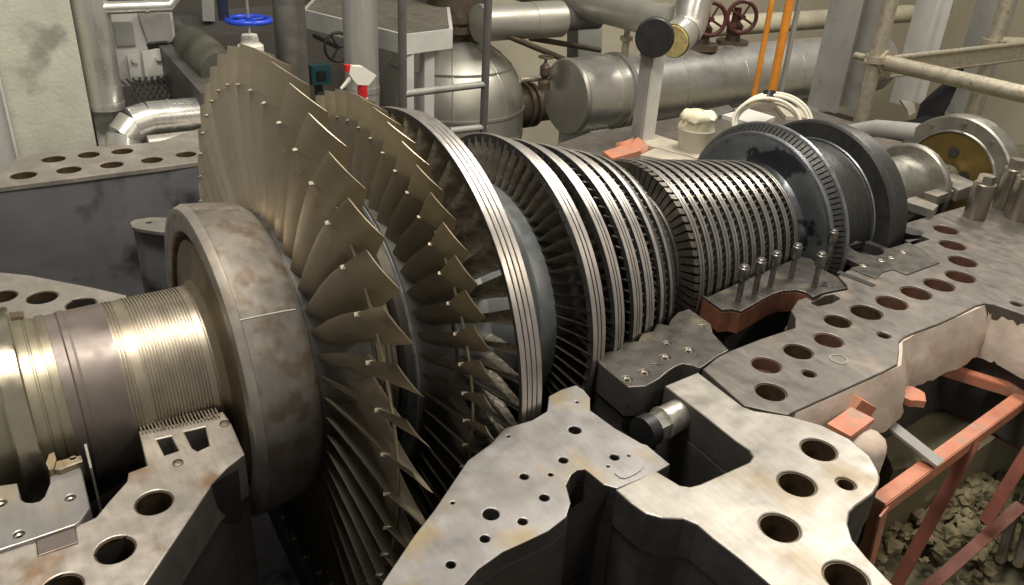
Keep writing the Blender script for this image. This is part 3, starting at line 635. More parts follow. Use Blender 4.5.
# --- gold faced end housing and tall nuts at the right
gh = thing('end_bearing_cover', 'round gilded brown cover with grey bolted rim at the far shaft end', 'cover', (3.85, 0, -.45))
put('cover_disc', MB().lathe([(3.80, 0), (3.80, .286), (3.81, .292), (3.86, .292), (3.86, 0)], 96).mesh(), m_gold, gh)
put('cover_rim', MB().lathe([(3.79, .292), (3.79, .300), (3.80, .306), (3.80, .385), (3.81, .396), (3.92, .396), (3.92, .292)], 96, closed=True).mesh(), m_end, gh)
for t in (20, 55, 90, 125, 160):
    p = PR(3.795, .35, t); put('rim_bolt', MB().tube([p, (p[0] - .012, p[1], p[2])], .014, 10).mesh(), m_bolt, gh)
for q in ((3.798,0.007,0.168), (3.798,-0.105,0.039)):
    put('cover_hole', MB().tube([q, (q[0] - .006, q[1], q[2])], .034, 20).mesh(), m_pit, gh)
put('cover_body', MB().lathe([(3.92, 0), (3.92, .36), (4.05, .34), (4.05, 0)], 64).mesh(), m_steeld, gh)
put('side_arm', MB().tube([(3.86, .30, .20), (3.84, .60, .16), (3.8, 1.05, -.03)], [.07, .06, .05], 14).mesh(), m_steelg, gh)
def tall_nut(p, h, r, label):
    t = thing('tall_nut', label, 'nut', p, 'tall cap nuts on the far flange')
    ax = Vector((0, 0, 1)); p = Vector(p)
    put('sleeve', MB().lathe([(0, 0), (0, r * .94), (h * .06, r), (h * .80, r), (h * .82, r * .92), (h * .82, 0)], 24, 'Z').mesh(), m_bolt, t, p)
    put('hex_cap', MB().lathe([(h * .80, 0), (h * .80, r * .78), (h, r * .74), (h, 0)], 6, 'Z', smooth=False).mesh(), m_bolt, t, p)
tall_nut((3.253,-0.489,0), .25, .06, 'tall steel cap nut left of its row on the far flange')
tall_nut((3.565,-0.485,0), .30, .06, 'middle tall steel cap nut, partly behind the right one')
tall_nut((3.481,-0.617,0), .30, .075, 'thick tall cap nut cut by the right edge')

# ================================================================== SETTING
def struct(name, mb, mt): return setp(put(name, mb.mesh(name), mt), kind='structure')
struct('floor', MB().box((5, 5.4, -2.45), (22, 6.2, .1)), m_floor)
struct('wall_back', MB().box((9.9, 7.6, .9), (12.2, .2, 6.6)), m_beige)
struct('wall_left', MB().box((-.6, 7.4, .9), (10.8, .2, 6.6)), m_wall_d)  # left part of the back wall, shade painted into its colour
struct('wall_right', MB().box((13.5, 1.0, .9), (.2, 14, 6.6)), m_beige)
struct('floor', MB().box((9.4, -2.4, -1.25), (9.4, 9.4, .1)), m_trench)
struct('floor', MB().box((4, 0, -4.9), (30, 24, .1)), m_floor)
def simple(name, mb, mt, label, cat, group=None, edge=32):
    return setp(put(name, mb.mesh(name, edge), mt), label, cat, group)

# --- lagging wall and trench beside the high pressure flange
lag = thing('plaster_lagging', 'rough pinkish plaster lagging wall under the grey flange edge', 'lagging', (1.634,-1.007,-0.4))
tops = [(0.718,-1.182),(0.773,-1.243),(1.044,-1.242),(1.303,-1.238),(1.399,-1.235),(1.495,-1.177),(1.569,-1.129),(1.683,-1.117),(1.873,-1.122),(2.247,-1.114),(2.275,-1.15),(2.3,-1.263),(2.242,-1.563)]
V = []; F = []; V2 = []
random.seed(3)
nz = 6
fine = []
for i in range(len(tops) - 1):
    for k in range(5):
        t = k / 5.0; fine.append((tops[i][0] * (1 - t) + tops[i + 1][0] * t, tops[i][1] * (1 - t) + tops[i + 1][1] * t))
fine.append(tops[-1])
nrm_ = []
for i in range(len(fine)):
    a, b = fine[max(0, i - 2)], fine[min(len(fine) - 1, i + 2)]; d = Vector((b[0] - a[0], b[1] - a[1])).normalized(); nrm_.append(Vector((d.y, -d.x)))
for i, p in enumerate(fine):
    for j in range(nz):
        t = j / (nz - 1.0); out = .010 + .055 * math.sin(t * 1.6) + random.uniform(-.008, .008) * (j > 0)
        V.append((p[0] + out * nrm_[i].x, p[1] + out * nrm_[i].y, -.010 - t * .24 + random.uniform(-.006, .006) * (j == nz - 1)))
        V2.append((p[0] - .02 * nrm_[i].x, p[1] - .02 * nrm_[i].y, -.010 - t * .24))
for i in range(len(fine) - 1):
    for j in range(nz - 1): F.append((i * nz + j, i * nz + j + 1, (i + 1) * nz + j + 1, (i + 1) * nz + j))
mb = MB(); mb.add(V, F, True); mb.add(V2, F, True)
mb.add([V[i * nz] for i in range(len(fine))] + [V2[i * nz] for i in range(len(fine))], [(i, i + 1, len(fine) + i + 1, len(fine) + i) for i in range(len(fine) - 1)])
mb.add([V[i * nz + nz - 1] for i in range(len(fine))] + [V2[i * nz + nz - 1] for i in range(len(fine))], [(i, i + 1, len(fine) + i + 1, len(fine) + i) for i in range(len(fine) - 1)])
put('plaster', mb.mesh('plaster', 60), m_plaster, lag)
q = Vector((2.017,-1.086,-0.16))
put('plaster_hole', MB().lathe([(0, .03), (.012, .045), (.0, .06)], 16, 'Y').mesh(), m_pit, lag, (q.x, q.y, q.z))
struct('trench_floor', MB().box((2.2, -2.6, -1.15), (5.0, 3.2, .1)), m_trench)
struct('trench_floor', MB().prism([(1.972,-0.874),(2.905,-0.778),(2.975,-1.309),(2.078,-1.361),(1.623,-1.246)], -1.12, -.62), m_trench)
# mineral wool rubble
bmr = bmesh.new(); random.seed(11)
c = Vector((2.149,-1.319,-1))
for i in range(620):
    a = random.uniform(0, 6.28); rr_ = abs(random.gauss(0, .30))
    p = Vector((c.x + rr_ * 1.25 * math.cos(a), c.y + rr_ * .75 * math.sin(a), -1.08 + max(0, .30 - rr_ * .55) * random.uniform(.4, 1)))
    s = random.uniform(.012, .048)
    r = bmesh.ops.create_icosphere(bmr, subdivisions=2, radius=s, matrix=Matrix.Translation(p))
    for v in r['verts']:
        d = v.co - p; v.co = p + Vector((d.x * 1.2, d.y, d.z * .75)) * random.uniform(.6, 1.3)
me = bpy.data.meshes.new('rubble'); bmr.to_mesh(me); bmr.free()
setp(put('rubble', me, m_rubble), 'heap of broken yellowish mineral wool on the trench floor', 'rubble', kind='stuff')
# primer painted angle iron frame in the trench
fr = thing('angle_iron_frame', 'orange primed angle iron frame standing in the trench', 'frame', (1.842,-1.436,-1.1))
def angle(name, a, b, w, mt, parent, t=.008):
    a, b = Vector(a), Vector(b); d = (b - a).normalized(); sd = d.cross(Vector((0, 0, 1)))
    if sd.length < .1: sd = Vector((1, 0, 0))
    sd.normalize(); up = sd.cross(d)
    mb = MB().beam(a, b, w, t, up); mb.beam(a + sd * w / 2 - up * w / 2, b + sd * w / 2 - up * w / 2, t, w, up)
    return put(name, mb.mesh(), mt, parent)
angle('top_rail', (1.052,-1.485,-0.35), (2.448,-1.375,-0.35), .055, m_primer, fr)
angle('cross_rail', (2.07,-1.054,-0.3), (2.288,-1.403,-0.33), .045, m_primer, fr)
angle('leg', (1.74,-1.462,-0.36), (1.463,-1.482,-1.05), .05, m_primerd, fr)
angle('leg', (1.956,-1.593,-0.4), (1.835,-1.584,-0.75), .05, m_primerd, fr)
angle('brace', (2.053,-1.62,-0.72), (1.507,-1.558,-1.05), .05, m_primerd, fr)
angle('leg', (1.061,-1.489,-0.36), (1.138,-1.476,-0.7), .06, m_primer, fr)
st = simple('flat_bar', MB().beam((1.381,-1.16,-0.24), (1.419,-1.496,-0.325), .06, .012), m_steelg, 'grey flat steel bar lying across the orange frame', 'steel bar')
rail = simple('rusty_beam', MB().beam((2.288,-0.905,-0.55), (2.378,-1.584,-0.6), .10, .10), m_primerd, 'dark red rusty beam below the orange frame', 'beam')
hk = thing('insulation_block', 'pale plaster block with orange primed bracket beside the bright flange', 'block', (1.303,-1.223,-0.3))
put('block_body', MB().lathe([(-.30, 0), (-.30, .075), (-.06, .08), (-.03, .065), (-.02, 0)], 9, 'Z').mesh('b', 60), m_plaster, hk, ((0.968,-1.414,-0.05)))
put('bracket', MB().beam((0.876,-1.361,-0.06), (1.042,-1.339,-0.06), .09, .02).mesh(), m_primer, hk)
put('bracket_lug', MB().beam((1.052,-1.283,-0.05), (1.146,-1.297,-0.11), .05, .07).mesh(), m_primer, hk)
rg = (1.58,-1.237,-0.22)
mbr = MB(); random.seed(5)
pts = [(math.cos(a * .5236) * random.uniform(.045, .065), math.sin(a * .5236) * random.uniform(.045, .065)) for a in range(12)]
mbr.prism([(rg[0] + p[0], rg[1] + p[1]) for p in pts], rg[2] - .02, rg[2] + .012)
simple('insulation_scrap', mbr, m_primer, 'crumpled orange scrap hanging below the plaster wall', 'scrap')
tb = thing('steel_tube_stack', 'short shiny tubes lying in the bottom right corner of the trench', 'tube', (2.064,-1.679,-1))
for i in range(4):
    a = Vector((1.938,-1.661,-0.95)) + Vector((.02 * i, -.06 * i, .02 * (i % 2))); put('tube', MB().tube([a, a + Vector((.5, .18, 0))], .02, 12).mesh(), m_bolt, tb)

# ================================================================== BACKGROUND, left
x0 = (-1.22,3,-0.113)[0]; x1 = (-0.786,3,-0.086)[0]
simple('concrete_pillar', MB().box(((x0 + x1) / 2, 3.3, .4), (x1 - x0, .6, 5.6)), m_conc, 'rough green grey concrete pillar with a dark damp stain', 'pillar')
lp = thing('steel_upright', 'pale blue grey steel channel at the left picture edge', 'channel', (x0 - .1, 2.95, -2.4))
put('web', MB().box((x0 - .10, 2.98, .2), (.17, .02, 5)).mesh(), m_lgrey, lp); put('flange', MB().box((x0 - .012, 2.93, .2), (.014, .1, 5)).mesh(), m_lgrey, lp); put('flange', MB().box((x0 - .185, 2.93, .2), (.014, .1, 5)).mesh(), m_lgrey, lp)
PR1 = 0.1098
def ringband(mb, a, b, r): return mb.tube([a, b], r, 32)
pA = thing('clad_pipe', 'vertical aluminium clad pipe beside the concrete pillar', 'pipe', (-0.661,3.2,0.037))
top = Vector((-0.662,3.2,0.104)); up_ = Vector((0, 0, 1))
put('cladding', MB().tube([top, top + up_ * 2.6], PR1, 36, ).mesh(), m_alu, pA)
put('seam_band', MB().tube([top + up_ * .02, top + up_ * .045], PR1 * 1.03, 36).mesh(), m_alu, pA)
put('support_box', MB().prism([(-0.743,0.073),(-0.626,0.088),(-0.647,-0.196),(-0.746,-0.197)], 3.25, 3.4, 'Y').mesh(), m_lgrey, pA)
pt = Vector((-0.62,3.15,0.732))
put('branch', MB().tube([pt, pt + Vector((.42, 0, 0)), pt + Vector((.50, 0, .08)), pt + Vector((.5, 0, .6))], PR1 * .36, 20).mesh(), m_alu, pA)
put('branch_band', MB().tube([pt + Vector((.27, 0, 0)), pt + Vector((.285, 0, 0))], PR1 * .40, 20).mesh(), m_alu, pA)
pB = thing('clad_pipe', 'horizontal aluminium clad pipe with mitred elbow above the far flange', 'pipe', (-0.596,3,-0.13))
PB = 0.1080
e0, e1 = Vector((0.274,3,0.061)), Vector((-0.458,3,0.064))
put('cladding', MB().tube([e0, e1], PB, 36).mesh(), m_alu, pB)
def arc_pt(q, R_): return e1 + Vector((-R_ * math.sin(q), -.35 * R_ * (1 - math.cos(q)), -R_ * (1 - math.cos(q))))
for q0, q1 in ((0, .52), (.52, 1.05), (1.05, 1.57)):
    put('elbow_segment', MB().tube([arc_pt(q0 - .06, .19), arc_pt(q1, .19)], [PB * 1.0, PB * 1.03], 36).mesh('e', 20), m_alu, pB)
put('drop_leg', MB().tube([arc_pt(1.5, .19), arc_pt(1.57, .19) + Vector((0, 0, -.6))], PB, 36).mesh(), m_alu, pB)
bb = e1 + (e0 - e1) * .17
put('seam_band', MB().tube([bb, bb + Vector((.02, 0, 0))], PB * 1.04, 36).mesh(), m_alu, pB)
a = Vector((-0.507,2.85,-0.058)); simple('small_clad_pipe', MB().tube([a, a + Vector((.6, 0, 0))], 0.0548, 28), m_alu2, 'thinner dull clad pipe under the mitred elbow', 'pipe')
bk = thing('steel_bracket', 'light grey bolted steel bracket right of the vertical clad pipe', 'bracket', (-0.306,3.7,0.105))
put('back_plate', MB().prism([(-0.472,0.617),(-0.071,0.603),(-0.071,0.396),(-0.274,0.394),(-0.214,0.151),(-0.094,0.112),(-0.476,0.108)], 3.72, 3.75, 'Y').mesh(), m_lgrey, bk)
put('recess_plate', MB().prism([(-0.467,0.555),(-0.347,0.55),(-0.344,0.394),(-0.467,0.395)], 3.70, 3.715, 'Y').mesh(), m_steelg, bk)
put('gusset', MB().prism([(-0.307,0.607),(-0.098,0.6),(-0.109,0.423),(-0.27,0.418)], 3.66, 3.70, 'Y').mesh(), m_steelg, bk)
put('splice_plate', MB().prism([(-0.317,0.351),(-0.168,0.369),(-0.154,0.171),(-0.321,0.141)], 3.67, 3.70, 'Y').mesh(), m_lgrey, bk)
put('splice_plate', MB().prism([(-0.418,0.329),(-0.339,0.338),(-0.339,0.157),(-0.419,0.149)], 3.67, 3.70, 'Y').mesh(), m_lgrey, bk)
for p in ((-0.219,3.66,0.305), (-0.216,3.66,0.185), (-0.379,3.66,0.301), (-0.383,3.66,0.184)):
    put('bolt', MB().tube([p, (p[0], p[1] - .02, p[2])], .018, 8).mesh(), m_lgrey, bk)
mb = MB()
for i in range(12):
    a = Vector((-0.499,3.6,0.102)) + Vector((.04 * i, 0, .09)); mb.beam(a, a + Vector((.14, 0, -.22)), .01, .012); mb.beam(a + Vector((.14, .01, 0)), a + Vector((0, .01, -.22)), .01, .012)
setp(put('expanded_mesh', mb.mesh(), m_steeld), 'dark expanded metal mesh below the bolted bracket', 'mesh panel', kind='stuff')
du = thing('lagged_duct', 'dark square duct with lumpy grey green lagging on top left of the tallest blades', 'duct', (-0.092,3.4,0.091))
put('duct_box', MB().beam((-0.084,4.2,0.326), (0.008,2.9,0.085), .30, .30).mesh(), m_steeld, du)
mbl = MB(); mbl.tube([(0.007,4.2,0.351), (0.04,3.8,0.347), (0.041,3.4,0.339), (0.056,3.1,0.304)], [.10, .15, .15, .13], 16)
put('lagging', mbl.mesh(), m_felt, du)
simple('roof_beam', MB().beam((0.106,4.9,0.297), (1.265,4.9,0.342), .25, 0.1720), m_steeld, 'dull horizontal beam behind the blue handwheel', 'beam')
simple('steel_post', MB().beam((0.431,4.8,0.356), (0.472,4.8,0.983), .1, .12, (0, 1, 0)), m_steelg, 'grey post standing on the dull beam', 'post')
# blue handwheel valve
vw = thing('handwheel_valve', 'valve with bright blue handwheel behind the tallest blades', 'valve', (0.236,3,0.391))
c = Vector((0.251,3,0.65)); RW = 0.1387
hw = put('handwheel', MB().tube([c + Vector((RW * math.cos(i * math.pi / 16), RW * math.sin(i * math.pi / 16), 0)) for i in range(32)], .018, 12, closed=True).mesh(), m_blue, vw)
for i in range(4):
    a = i * math.pi / 2 + .4; put('spoke', MB().tube([c, c + Vector((RW * math.cos(a), RW * math.sin(a), 0))], .010, 8).mesh(), m_blue, hw)
put('hub', MB().lathe([(-.03, 0), (-.03, .03), (.02, .03), (.02, 0)], 16, 'Z').mesh(), m_blue, vw, c)
put('stem', MB().tube([c + Vector((0, 0, .5)), c + Vector((0, 0, -.3))], .010, 10).mesh(), m_chrome, vw)
y0 = Vector((0.248,3,0.509))
put('yoke', MB().lathe([(-.12, .0), (-.12, .085), (-.02, .085), (.0, .06), (.05, .05), (.055, 0)], 20, 'Z').mesh(), m_white, vw, y0)
put('body', MB().lathe([(-.12, 0), (-.12, .10), (-.15, .10), (-.15, .06), (-.24, .075), (-.34, .075), (-.40, .05), (-2.4, .05), (-2.4, 0)], 20, 'Z').mesh(), m_steeld, vw, y0)
a = Vector((0.106,3.05,0.648)); simple('blue_conduit', MB().tube([a, a + Vector((0, 0, 1.2))], .035, 14), mat('dark_blue_paint', (.012, .02, .045), (.01, .016, .035), 0, .4, 4), 'dark blue vertical conduit left of the blue handwheel', 'conduit')
# vertical pipes behind the rotor
def vpipe(px, label, r, m_, z1=3, zb=-2.3, band=None, name='vertical_pipe'):
    t = thing(name, label, 'pipe', (px[0], px[1], zb))
    put('pipe_body', MB().tube([(px[0], px[1], zb), (px[0], px[1], z1)], r, 36).mesh(), m_, t)
    if band is not None:
        for b in band: put('band', MB().tube([(px[0], px[1], b), (px[0], px[1], b + .02)], r * 1.03, 36).mesh(), m_, t)
    return t
vpipe((0.667,3.4,0.428), 'dark grey vertical pipe right of the blue handwheel', 0.1140, mat('grey_lagging_sheet', (.30, .29, .26), (.22, .21, .19), .7, .4, 5), band=[(0.687,3.4,0.7)[2]])
vpipe((1.021,2.95,0.42), 'tall pale grey vertical pipe behind the spray bottle', 0.1220, mat('pale_pipe_steel', (.52, .52, .48), (.44, .44, .41), .6, .38, 3, (6, 6, .3)), band=[(1.019,2.95,0.148)[2], (1.019,2.95,0.126)[2]])
tl = thing('teal_gauge_box', 'small teal box gauge between the dark and pale vertical pipes', 'gauge', (0.935,3.6,-0.008))
c = Vector((0.943,3.6,0.118)); put('case', MB().box(c, (.16, .1, .15)).mesh(), m_teal, tl); put('window', MB().box(c + Vector((0, -.052, 0)), (.075, .012, .07)).mesh(), m_rubber, tl)
put('mount', MB().box(c + Vector((0, .03, -.6)), (.05, .05, 1.1)).mesh(), m_steeld, tl)
bw = thing('black_handwheel_valve', 'small black handwheel valve left of the pale vertical pipe', 'valve', (1.106,3.6,0.215))
c = Vector((1.111,3.6,0.315)); hw = put('handwheel', MB().tube([c + Vector((.11 * math.cos(i * math.pi / 12), 0, .11 * math.sin(i * math.pi / 12))) for i in range(24)], .012, 8, closed=True).mesh(), m_rubber, bw)
for i in range(3): put('spoke', MB().tube([c, c + Vector((.11 * math.cos(i * 2.1), 0, .11 * math.sin(i * 2.1)))], .008, 6).mesh(), m_rubber, hw)
put('stem', MB().tube([c, c + Vector((0, .5, 0))], .02, 8).mesh(), m_rubber, bw)
# grating platform
pf = thing('grating_platform', 'grey steel grating platform with channel edge behind the pale vertical pipe', 'platform', (1.47,3.147,0.46))
po = [(1.489,3.184),(1.956,3.296),(3.008,5.263),(2.04,6.036),(1.173,4.48)]
zt = .46
for a, b in zip(po, po[1:] + po[:1]):
    put('channel', MB().beam((a[0], a[1], zt - .07), (b[0], b[1], zt - .07), .03, .15).mesh(), m_lgrey, pf)
mb = MB()
X0, X1 = min(p[0] for p in po), max(p[0] for p in po); Y0, Y1 = min(p[1] for p in po), max(p[1] for p in po)
def inside(x, y):
    r = False; n = len(po)
    for i in range(n):
        (xa, ya), (xb, yb) = po[i], po[i - 1]
        if (ya > y) != (yb > y) and x < (xb - xa) * (y - ya) / (yb - ya) + xa: r = not r
    return r
y = Y0
while y < Y1:
    xs = [X0 + (X1 - X0) * i / 120 for i in range(121)]; ins = [q for q in xs if inside(q, y)]
    if len(ins) > 1: mb.box(((ins[0] + ins[-1]) / 2, y, zt - .012), (ins[-1] - ins[0], .007, .03))
    y += .038
x = X0
while x < X1:
    ys = [Y0 + (Y1 - Y0) * i / 120 for i in range(121)]; ins = [q for q in ys if inside(x, q)]
    if len(ins) > 1: mb.box((x, (ins[0] + ins[-1]) / 2, zt - .006), (.006, ins[-1] - ins[0], .012))
    x += .06
o = put('grating_bars', mb.mesh(), m_grate, pf); o['kind'] = 'stuff'
for p in ((1.758,3.232,0.4), (1.523,3.135,0.4)):
    put('leg', MB().box((p[0], p[1] + .1, -.82), (.09, .09, 2.4)).mesh(), m_lgrey, pf)
# handrail
hr = thing('handrail', 'dark grey tubular handrail in front of the round clad vessel', 'handrail', (1.267,2.8,-0.078))
for p in ((1.275,2.8,0.362), (1.987,2.8,0.315)):
    put('post', MB().tube([(p[0], p[1], -1), (p[0], p[1], 2.2)], 0.0312, 12).mesh(), m_steeld, hr)
a, b = (1.273,2.8,0.116), (1.996,2.8,0.13); put('rail', MB().tube([a, b], .028, 12).mesh(), m_steelg, hr)
a, b = (1.68,2.8,-0.209), (2.011,2.8,-0.214); put('rail', MB().tube([a, b], .028, 12).mesh(), m_steelg, hr)
# round clad vessel
vs = thing('clad_vessel', 'large round aluminium clad vessel behind the handrail', 'vessel', (2.618,4.5,-0.872))
c = Vector((2.646,4.5,-0.502)); RV = 0.7441
prof = [(-RV * 2.2, RV * .98), (-RV * .3, RV)] + [(RV * math.sin(math.radians(a)) * .93, RV * math.cos(math.radians(a))) for a in range(0, 76, 8)] + [(RV * .92, RV * .22), (RV * .93, 0)]
put('shell', MB().lathe(prof, 64, 'Z').mesh(), m_alu2, vs, c)
for h in (-.32, .02, .55):
    r = RV * math.cos(math.asin(max(-1, min(1, h / .93)))) if h > 0 else RV
    put('seam_band', MB().lathe([(h * RV - .012, r * 1.0), (h * RV - .012, r * 1.012), (h * RV + .012, r * 1.012), (h * RV + .012, r * .99)], 64, 'Z').mesh(), m_alu2, vs, c)
for k in range(8):
    t = k * math.pi / 4 + .3
    put('seam', MB().tube([(RV * 1.002 * math.cos(math.radians(a)) * math.cos(t), RV * 1.002 * math.cos(math.radians(a)) * math.sin(t), RV * .932 * math.sin(math.radians(a))) for a in range(0, 76, 10)], .008, 6).mesh(), m_alu2, vs, c)
ct = c + Vector((0, 0, RV * .92))
put('nozzle', MB().lathe([(0, 0), (0, .22), (.10, .22), (.10, .33), (.16, .33), (.165, .29), (.19, .29), (.195, .33), (.255, .33), (.26, .24), (.6, .24), (.6, 0)], 40, 'Z').mesh(), m_bronzev, vs, ct + Vector((0, 0, -.05)))
for k in range(16):
    t = k * math.pi / 8; put('flange_bolt', MB().lathe([(.07, 0), (.07, .02), (.25, .02), (.25, 0)], 6, 'Z').mesh(), m_bronzev, vs, ct + Vector((.30 * math.cos(t), .30 * math.sin(t), -.0)))
a = Vector((3.377,4.35,-0.556)); RB = 0.2325
put('side_nozzle', MB().lathe([(-.2, RB * .8), (0, RB * .85), (.05, RB * .85), (.05, RB * 1.0), (.09, RB), (.09, RB * .85), (.13, RB * .85), (.13, RB), (.17, RB), (.17, RB * .8), (.55, RB * .8)], 36, 'X').mesh(), m_bronzev, vs, a)
# clad pipe above the vessel
pC = thing('clad_pipe', 'horizontal aluminium clad pipe above and right of the round vessel', 'pipe', (3.092,3.8,0.228))
a = Vector((2.639,4,0.367)); PCr = 0.1661
put('cladding', MB().tube([a, a + Vector((.90, 0, 0))], PCr, 36).mesh(), m_alu2, pC); put('cladding', MB().tube([a + Vector((.58, 0, 0)), a + Vector((.93, 0, 0))], PCr * 1.03, 36).mesh(), m_alu2, pC)
put('pipe_core', MB().tube([a + Vector((.9, 0, 0)), a + Vector((1.4, .0, 0))], PCr * .7, 24).mesh(), m_steeld, pC)
sv = thing('small_valve', 'little dark valve with handwheel left of the heat exchanger end', 'valve', (3.167,3.6,-0.153))
c = Vector((3.144,3.6,0.108)); hw = put('handwheel', MB().tube([c + Vector((.065 * math.cos(i * math.pi / 8), .065 * math.sin(i * math.pi / 8), 0)) for i in range(16)], .010, 8, closed=True).mesh(), m_bronzev, sv)
put('spoke', MB().beam(c + Vector((-.065, 0, 0)), c + Vector((.065, 0, 0)), .012, .01).mesh(), m_bronzev, hw)
put('yoke', MB().lathe([(.0, .012), (-.05, .014), (-.09, .05), (-.16, .05), (-.20, .02), (-.23, .06), (-.30, .06), (-.30, 0)], 14, 'Z').mesh(), m_bronzev, sv, c)
for i, (p, q, lb) in enumerate((((2.909,3.9,0.256), (3.729,3.9,-0.057), 'upper dark thin pipe below the horizontal clad pipe'), ((2.936,3.7,-0.109), (3.461,3.7,-0.113), 'thin pipe under the little dark valve'), ((3.371,4.2,0.161), (4.285,4.2,-0.01), 'rearmost dark thin pipe right of the horizontal clad pipe'))):
    simple('thin_pipe', MB().tube([p, q], .028, 12), m_bronzev if i != 1 else m_galv, lb, 'pipe', 'thin pipes')
simple('steel_column', MB().beam((4.389,4.5,-0.852), (4.228,4.5,0.846), 0.3249, .2, (0, 1, 0)), m_steelg, 'grey steel column behind the heat exchanger end', 'column')
# heat exchanger
hx = thing('heat_exchanger', 'long horizontal aluminium clad heat exchanger shell with flat grey end', 'heat exchanger', (5.3, 3.4, -.7))
RH = 0.3496; c = Vector((3.262,3.4,-0.228)); LX = 4.7
put('shell', MB().tube([c, c + Vector((LX, 0, 0))], RH, 64).mesh(), m_alu, hx)
put('end_cover', MB().lathe([(-.012, 0), (-.012, RH * .97), (0, RH * 1.0), (.012, RH * 1.015), (.03, RH * 1.015), (.03, 0)], 64, 'X').mesh(), mat('grey_end_sheet', (.33, .32, .28), (.28, .27, .24), .7, .45, 4), hx, c)
for x_, w_, k_, mt_ in ((.42, .07, 1.02, m_alu2), (.55, .05, 1.06, m_steelg), (1.25, .02, 1.012, m_alu), (2.1, .02, 1.012, m_alu), (3.0, .02, 1.012, m_alu), (3.7, .02, 1.012, m_alu)):
    put('band', MB().tube([c + Vector((x_, 0, 0)), c + Vector((x_ + w_, 0, 0))], RH * k_, 64).mesh(), mt_, hx)
put('saddle', MB().box(c + Vector((.25, 0, -RH - .18)), (.22, .5, .5)).mesh(), m_lgrey, hx)
put('saddle', MB().box(c + Vector((3.4, 0, -RH - .18)), (.22, .5, .5)).mesh(), m_lgrey, hx)
nz_ = c + Vector((.62, -.05, RH)); put('vent_nozzle', MB().lathe([(-.05, 0), (-.05, .035), (.14, .035), (.14, .06), (.18, .06), (.18, .03), (.35, .03), (.35, 0)], 14, 'Z').mesh(), m_galv, hx, nz_)
put('lifting_eye', MB().tube([nz_ + Vector((.16 + .045 * math.cos(i * .5236), -.1, .03 + .045 * math.sin(i * .5236))) for i in range(12)], .014, 8, closed=True).mesh(), m_galv, hx)
# red valves on the exchanger
def rvalve(p, label):
    t = thing('flanged_valve', label, 'valve', p, 'maroon handwheel valves'); p = Vector(p)
    put('flange', MB().lathe([(-.20, 0), (-.20, .16), (-.15, .16), (-.15, .09), (-.09, .09), (-.09, .17), (-.03, .17), (-.03, .08), (.05, .07), (.05, 0)], 24, 'Z').mesh(), m_bronzev, t, p)
    put('bonnet', MB().lathe([(.04, 0), (.04, .08), (.12, .09), (.16, .05), (.3, .04), (.3, 0)], 20, 'Z').mesh(), m_maroon, t, p)
    h = p + Vector((-.03, -.10, .22)); n = Vector((-.45, -.85, .1)).normalized(); a = n.cross(Vector((0, 0, 1))).normalized(); b = a.cross(n)
    hw = put('handwheel', MB().tube([h + (a * math.cos(i * math.pi / 12) + b * math.sin(i * math.pi / 12)) * .155 for i in range(24)], .022, 10, closed=True).mesh(), m_maroon, t)
    for i in range(4):
        q = i * math.pi / 2 + .5; put('spoke', MB().tube([h, h + (a * math.cos(q) + b * math.sin(q)) * .155], .012, 8).mesh(), m_maroon, hw)
    put('stem', MB().tube([h - n * .12, h + n * .05], .025, 10).mesh(), m_maroon, t)
rvalve((4.943,3.4,0.2), 'maroon flanged handwheel valve nearer the cut pipe end')
rvalve((5.508,3.5,0.183), 'maroon flanged handwheel valve nearer the orange poles')
a = Vector((5.978,4.6,0.071)); simple('ivory_pipe', MB().tube([a, a + Vector((4.5, 0, 0))], 0.1245, 28), m_ivory, 'ivory painted pipe behind the maroon valves', 'pipe')
# long pipe coming from the back wall, black cap and cut stub
gp = thing('grey_pipe', 'long dull grey pipe running towards the camera above the heat exchanger', 'pipe', (3.902,3.2,0.381))
a = Vector((3.805,2.7,0.52)); put('pipe_body', MB().tube([a, a + Vector((0, 3.4, 0))], 0.1451, 36).mesh(), m_alu2, gp)
put('end_band', MB().tube([a + Vector((0, -.02, 0)), a + Vector((0, .12, 0))], 0.1579, 36).mesh(), m_alu2, gp)
cs = thing('cut_clad_pipe', 'short clad pipe end with yellow glass wool showing at its cut', 'pipe', (3.778,2.4,0.276))
a = Vector((3.548,2.4,0.445)); b = a + Vector((.20, .10, .04)); RC = 0.1411
put('cladding', MB().tube([a, b], RC, 32, caps=False).mesh(), m_alu, cs); d = (b - a).normalized()
put('glass_wool', MB().tube([a - d * .015, a + d * .05], [RC * .93, RC * .93], 28).mesh(), m_wool, cs)
put('elbow', MB().tube([b, b + d * .12 + Vector((0, 0, .03)), b + d * .2 + Vector((0, 0, .25))], RC * 1.08, 28).mesh(), m_alu, cs)
spn = thing('capped_stand', 'slanted looking grey steel strut carrying a black round plastic cap', 'stand', (2.443,1.47,0))
p = Vector((2.427,1.452,0))
hgt = (2.43,1.484,0.676)[2]
put('strut', MB().box((p.x, p.y, .33), (.10, .09, .66)).mesh(), m_steelg, spn)
put('strut_face', MB().box((p.x + .02, p.y - .055, .33), (.10, .016, .66)).mesh(), m_lgrey, spn)
pc_ = Vector((p.x - .055, p.y - .07, .715)); n = (Vector(CAM_POS) - pc_); n.z *= .25; n.normalize()
put('cap', MB().tube([pc_ - n * .04, pc_ + n * .035, pc_ + n * .045], [.125, .125, .115], 36).mesh(), m_rubber, spn)
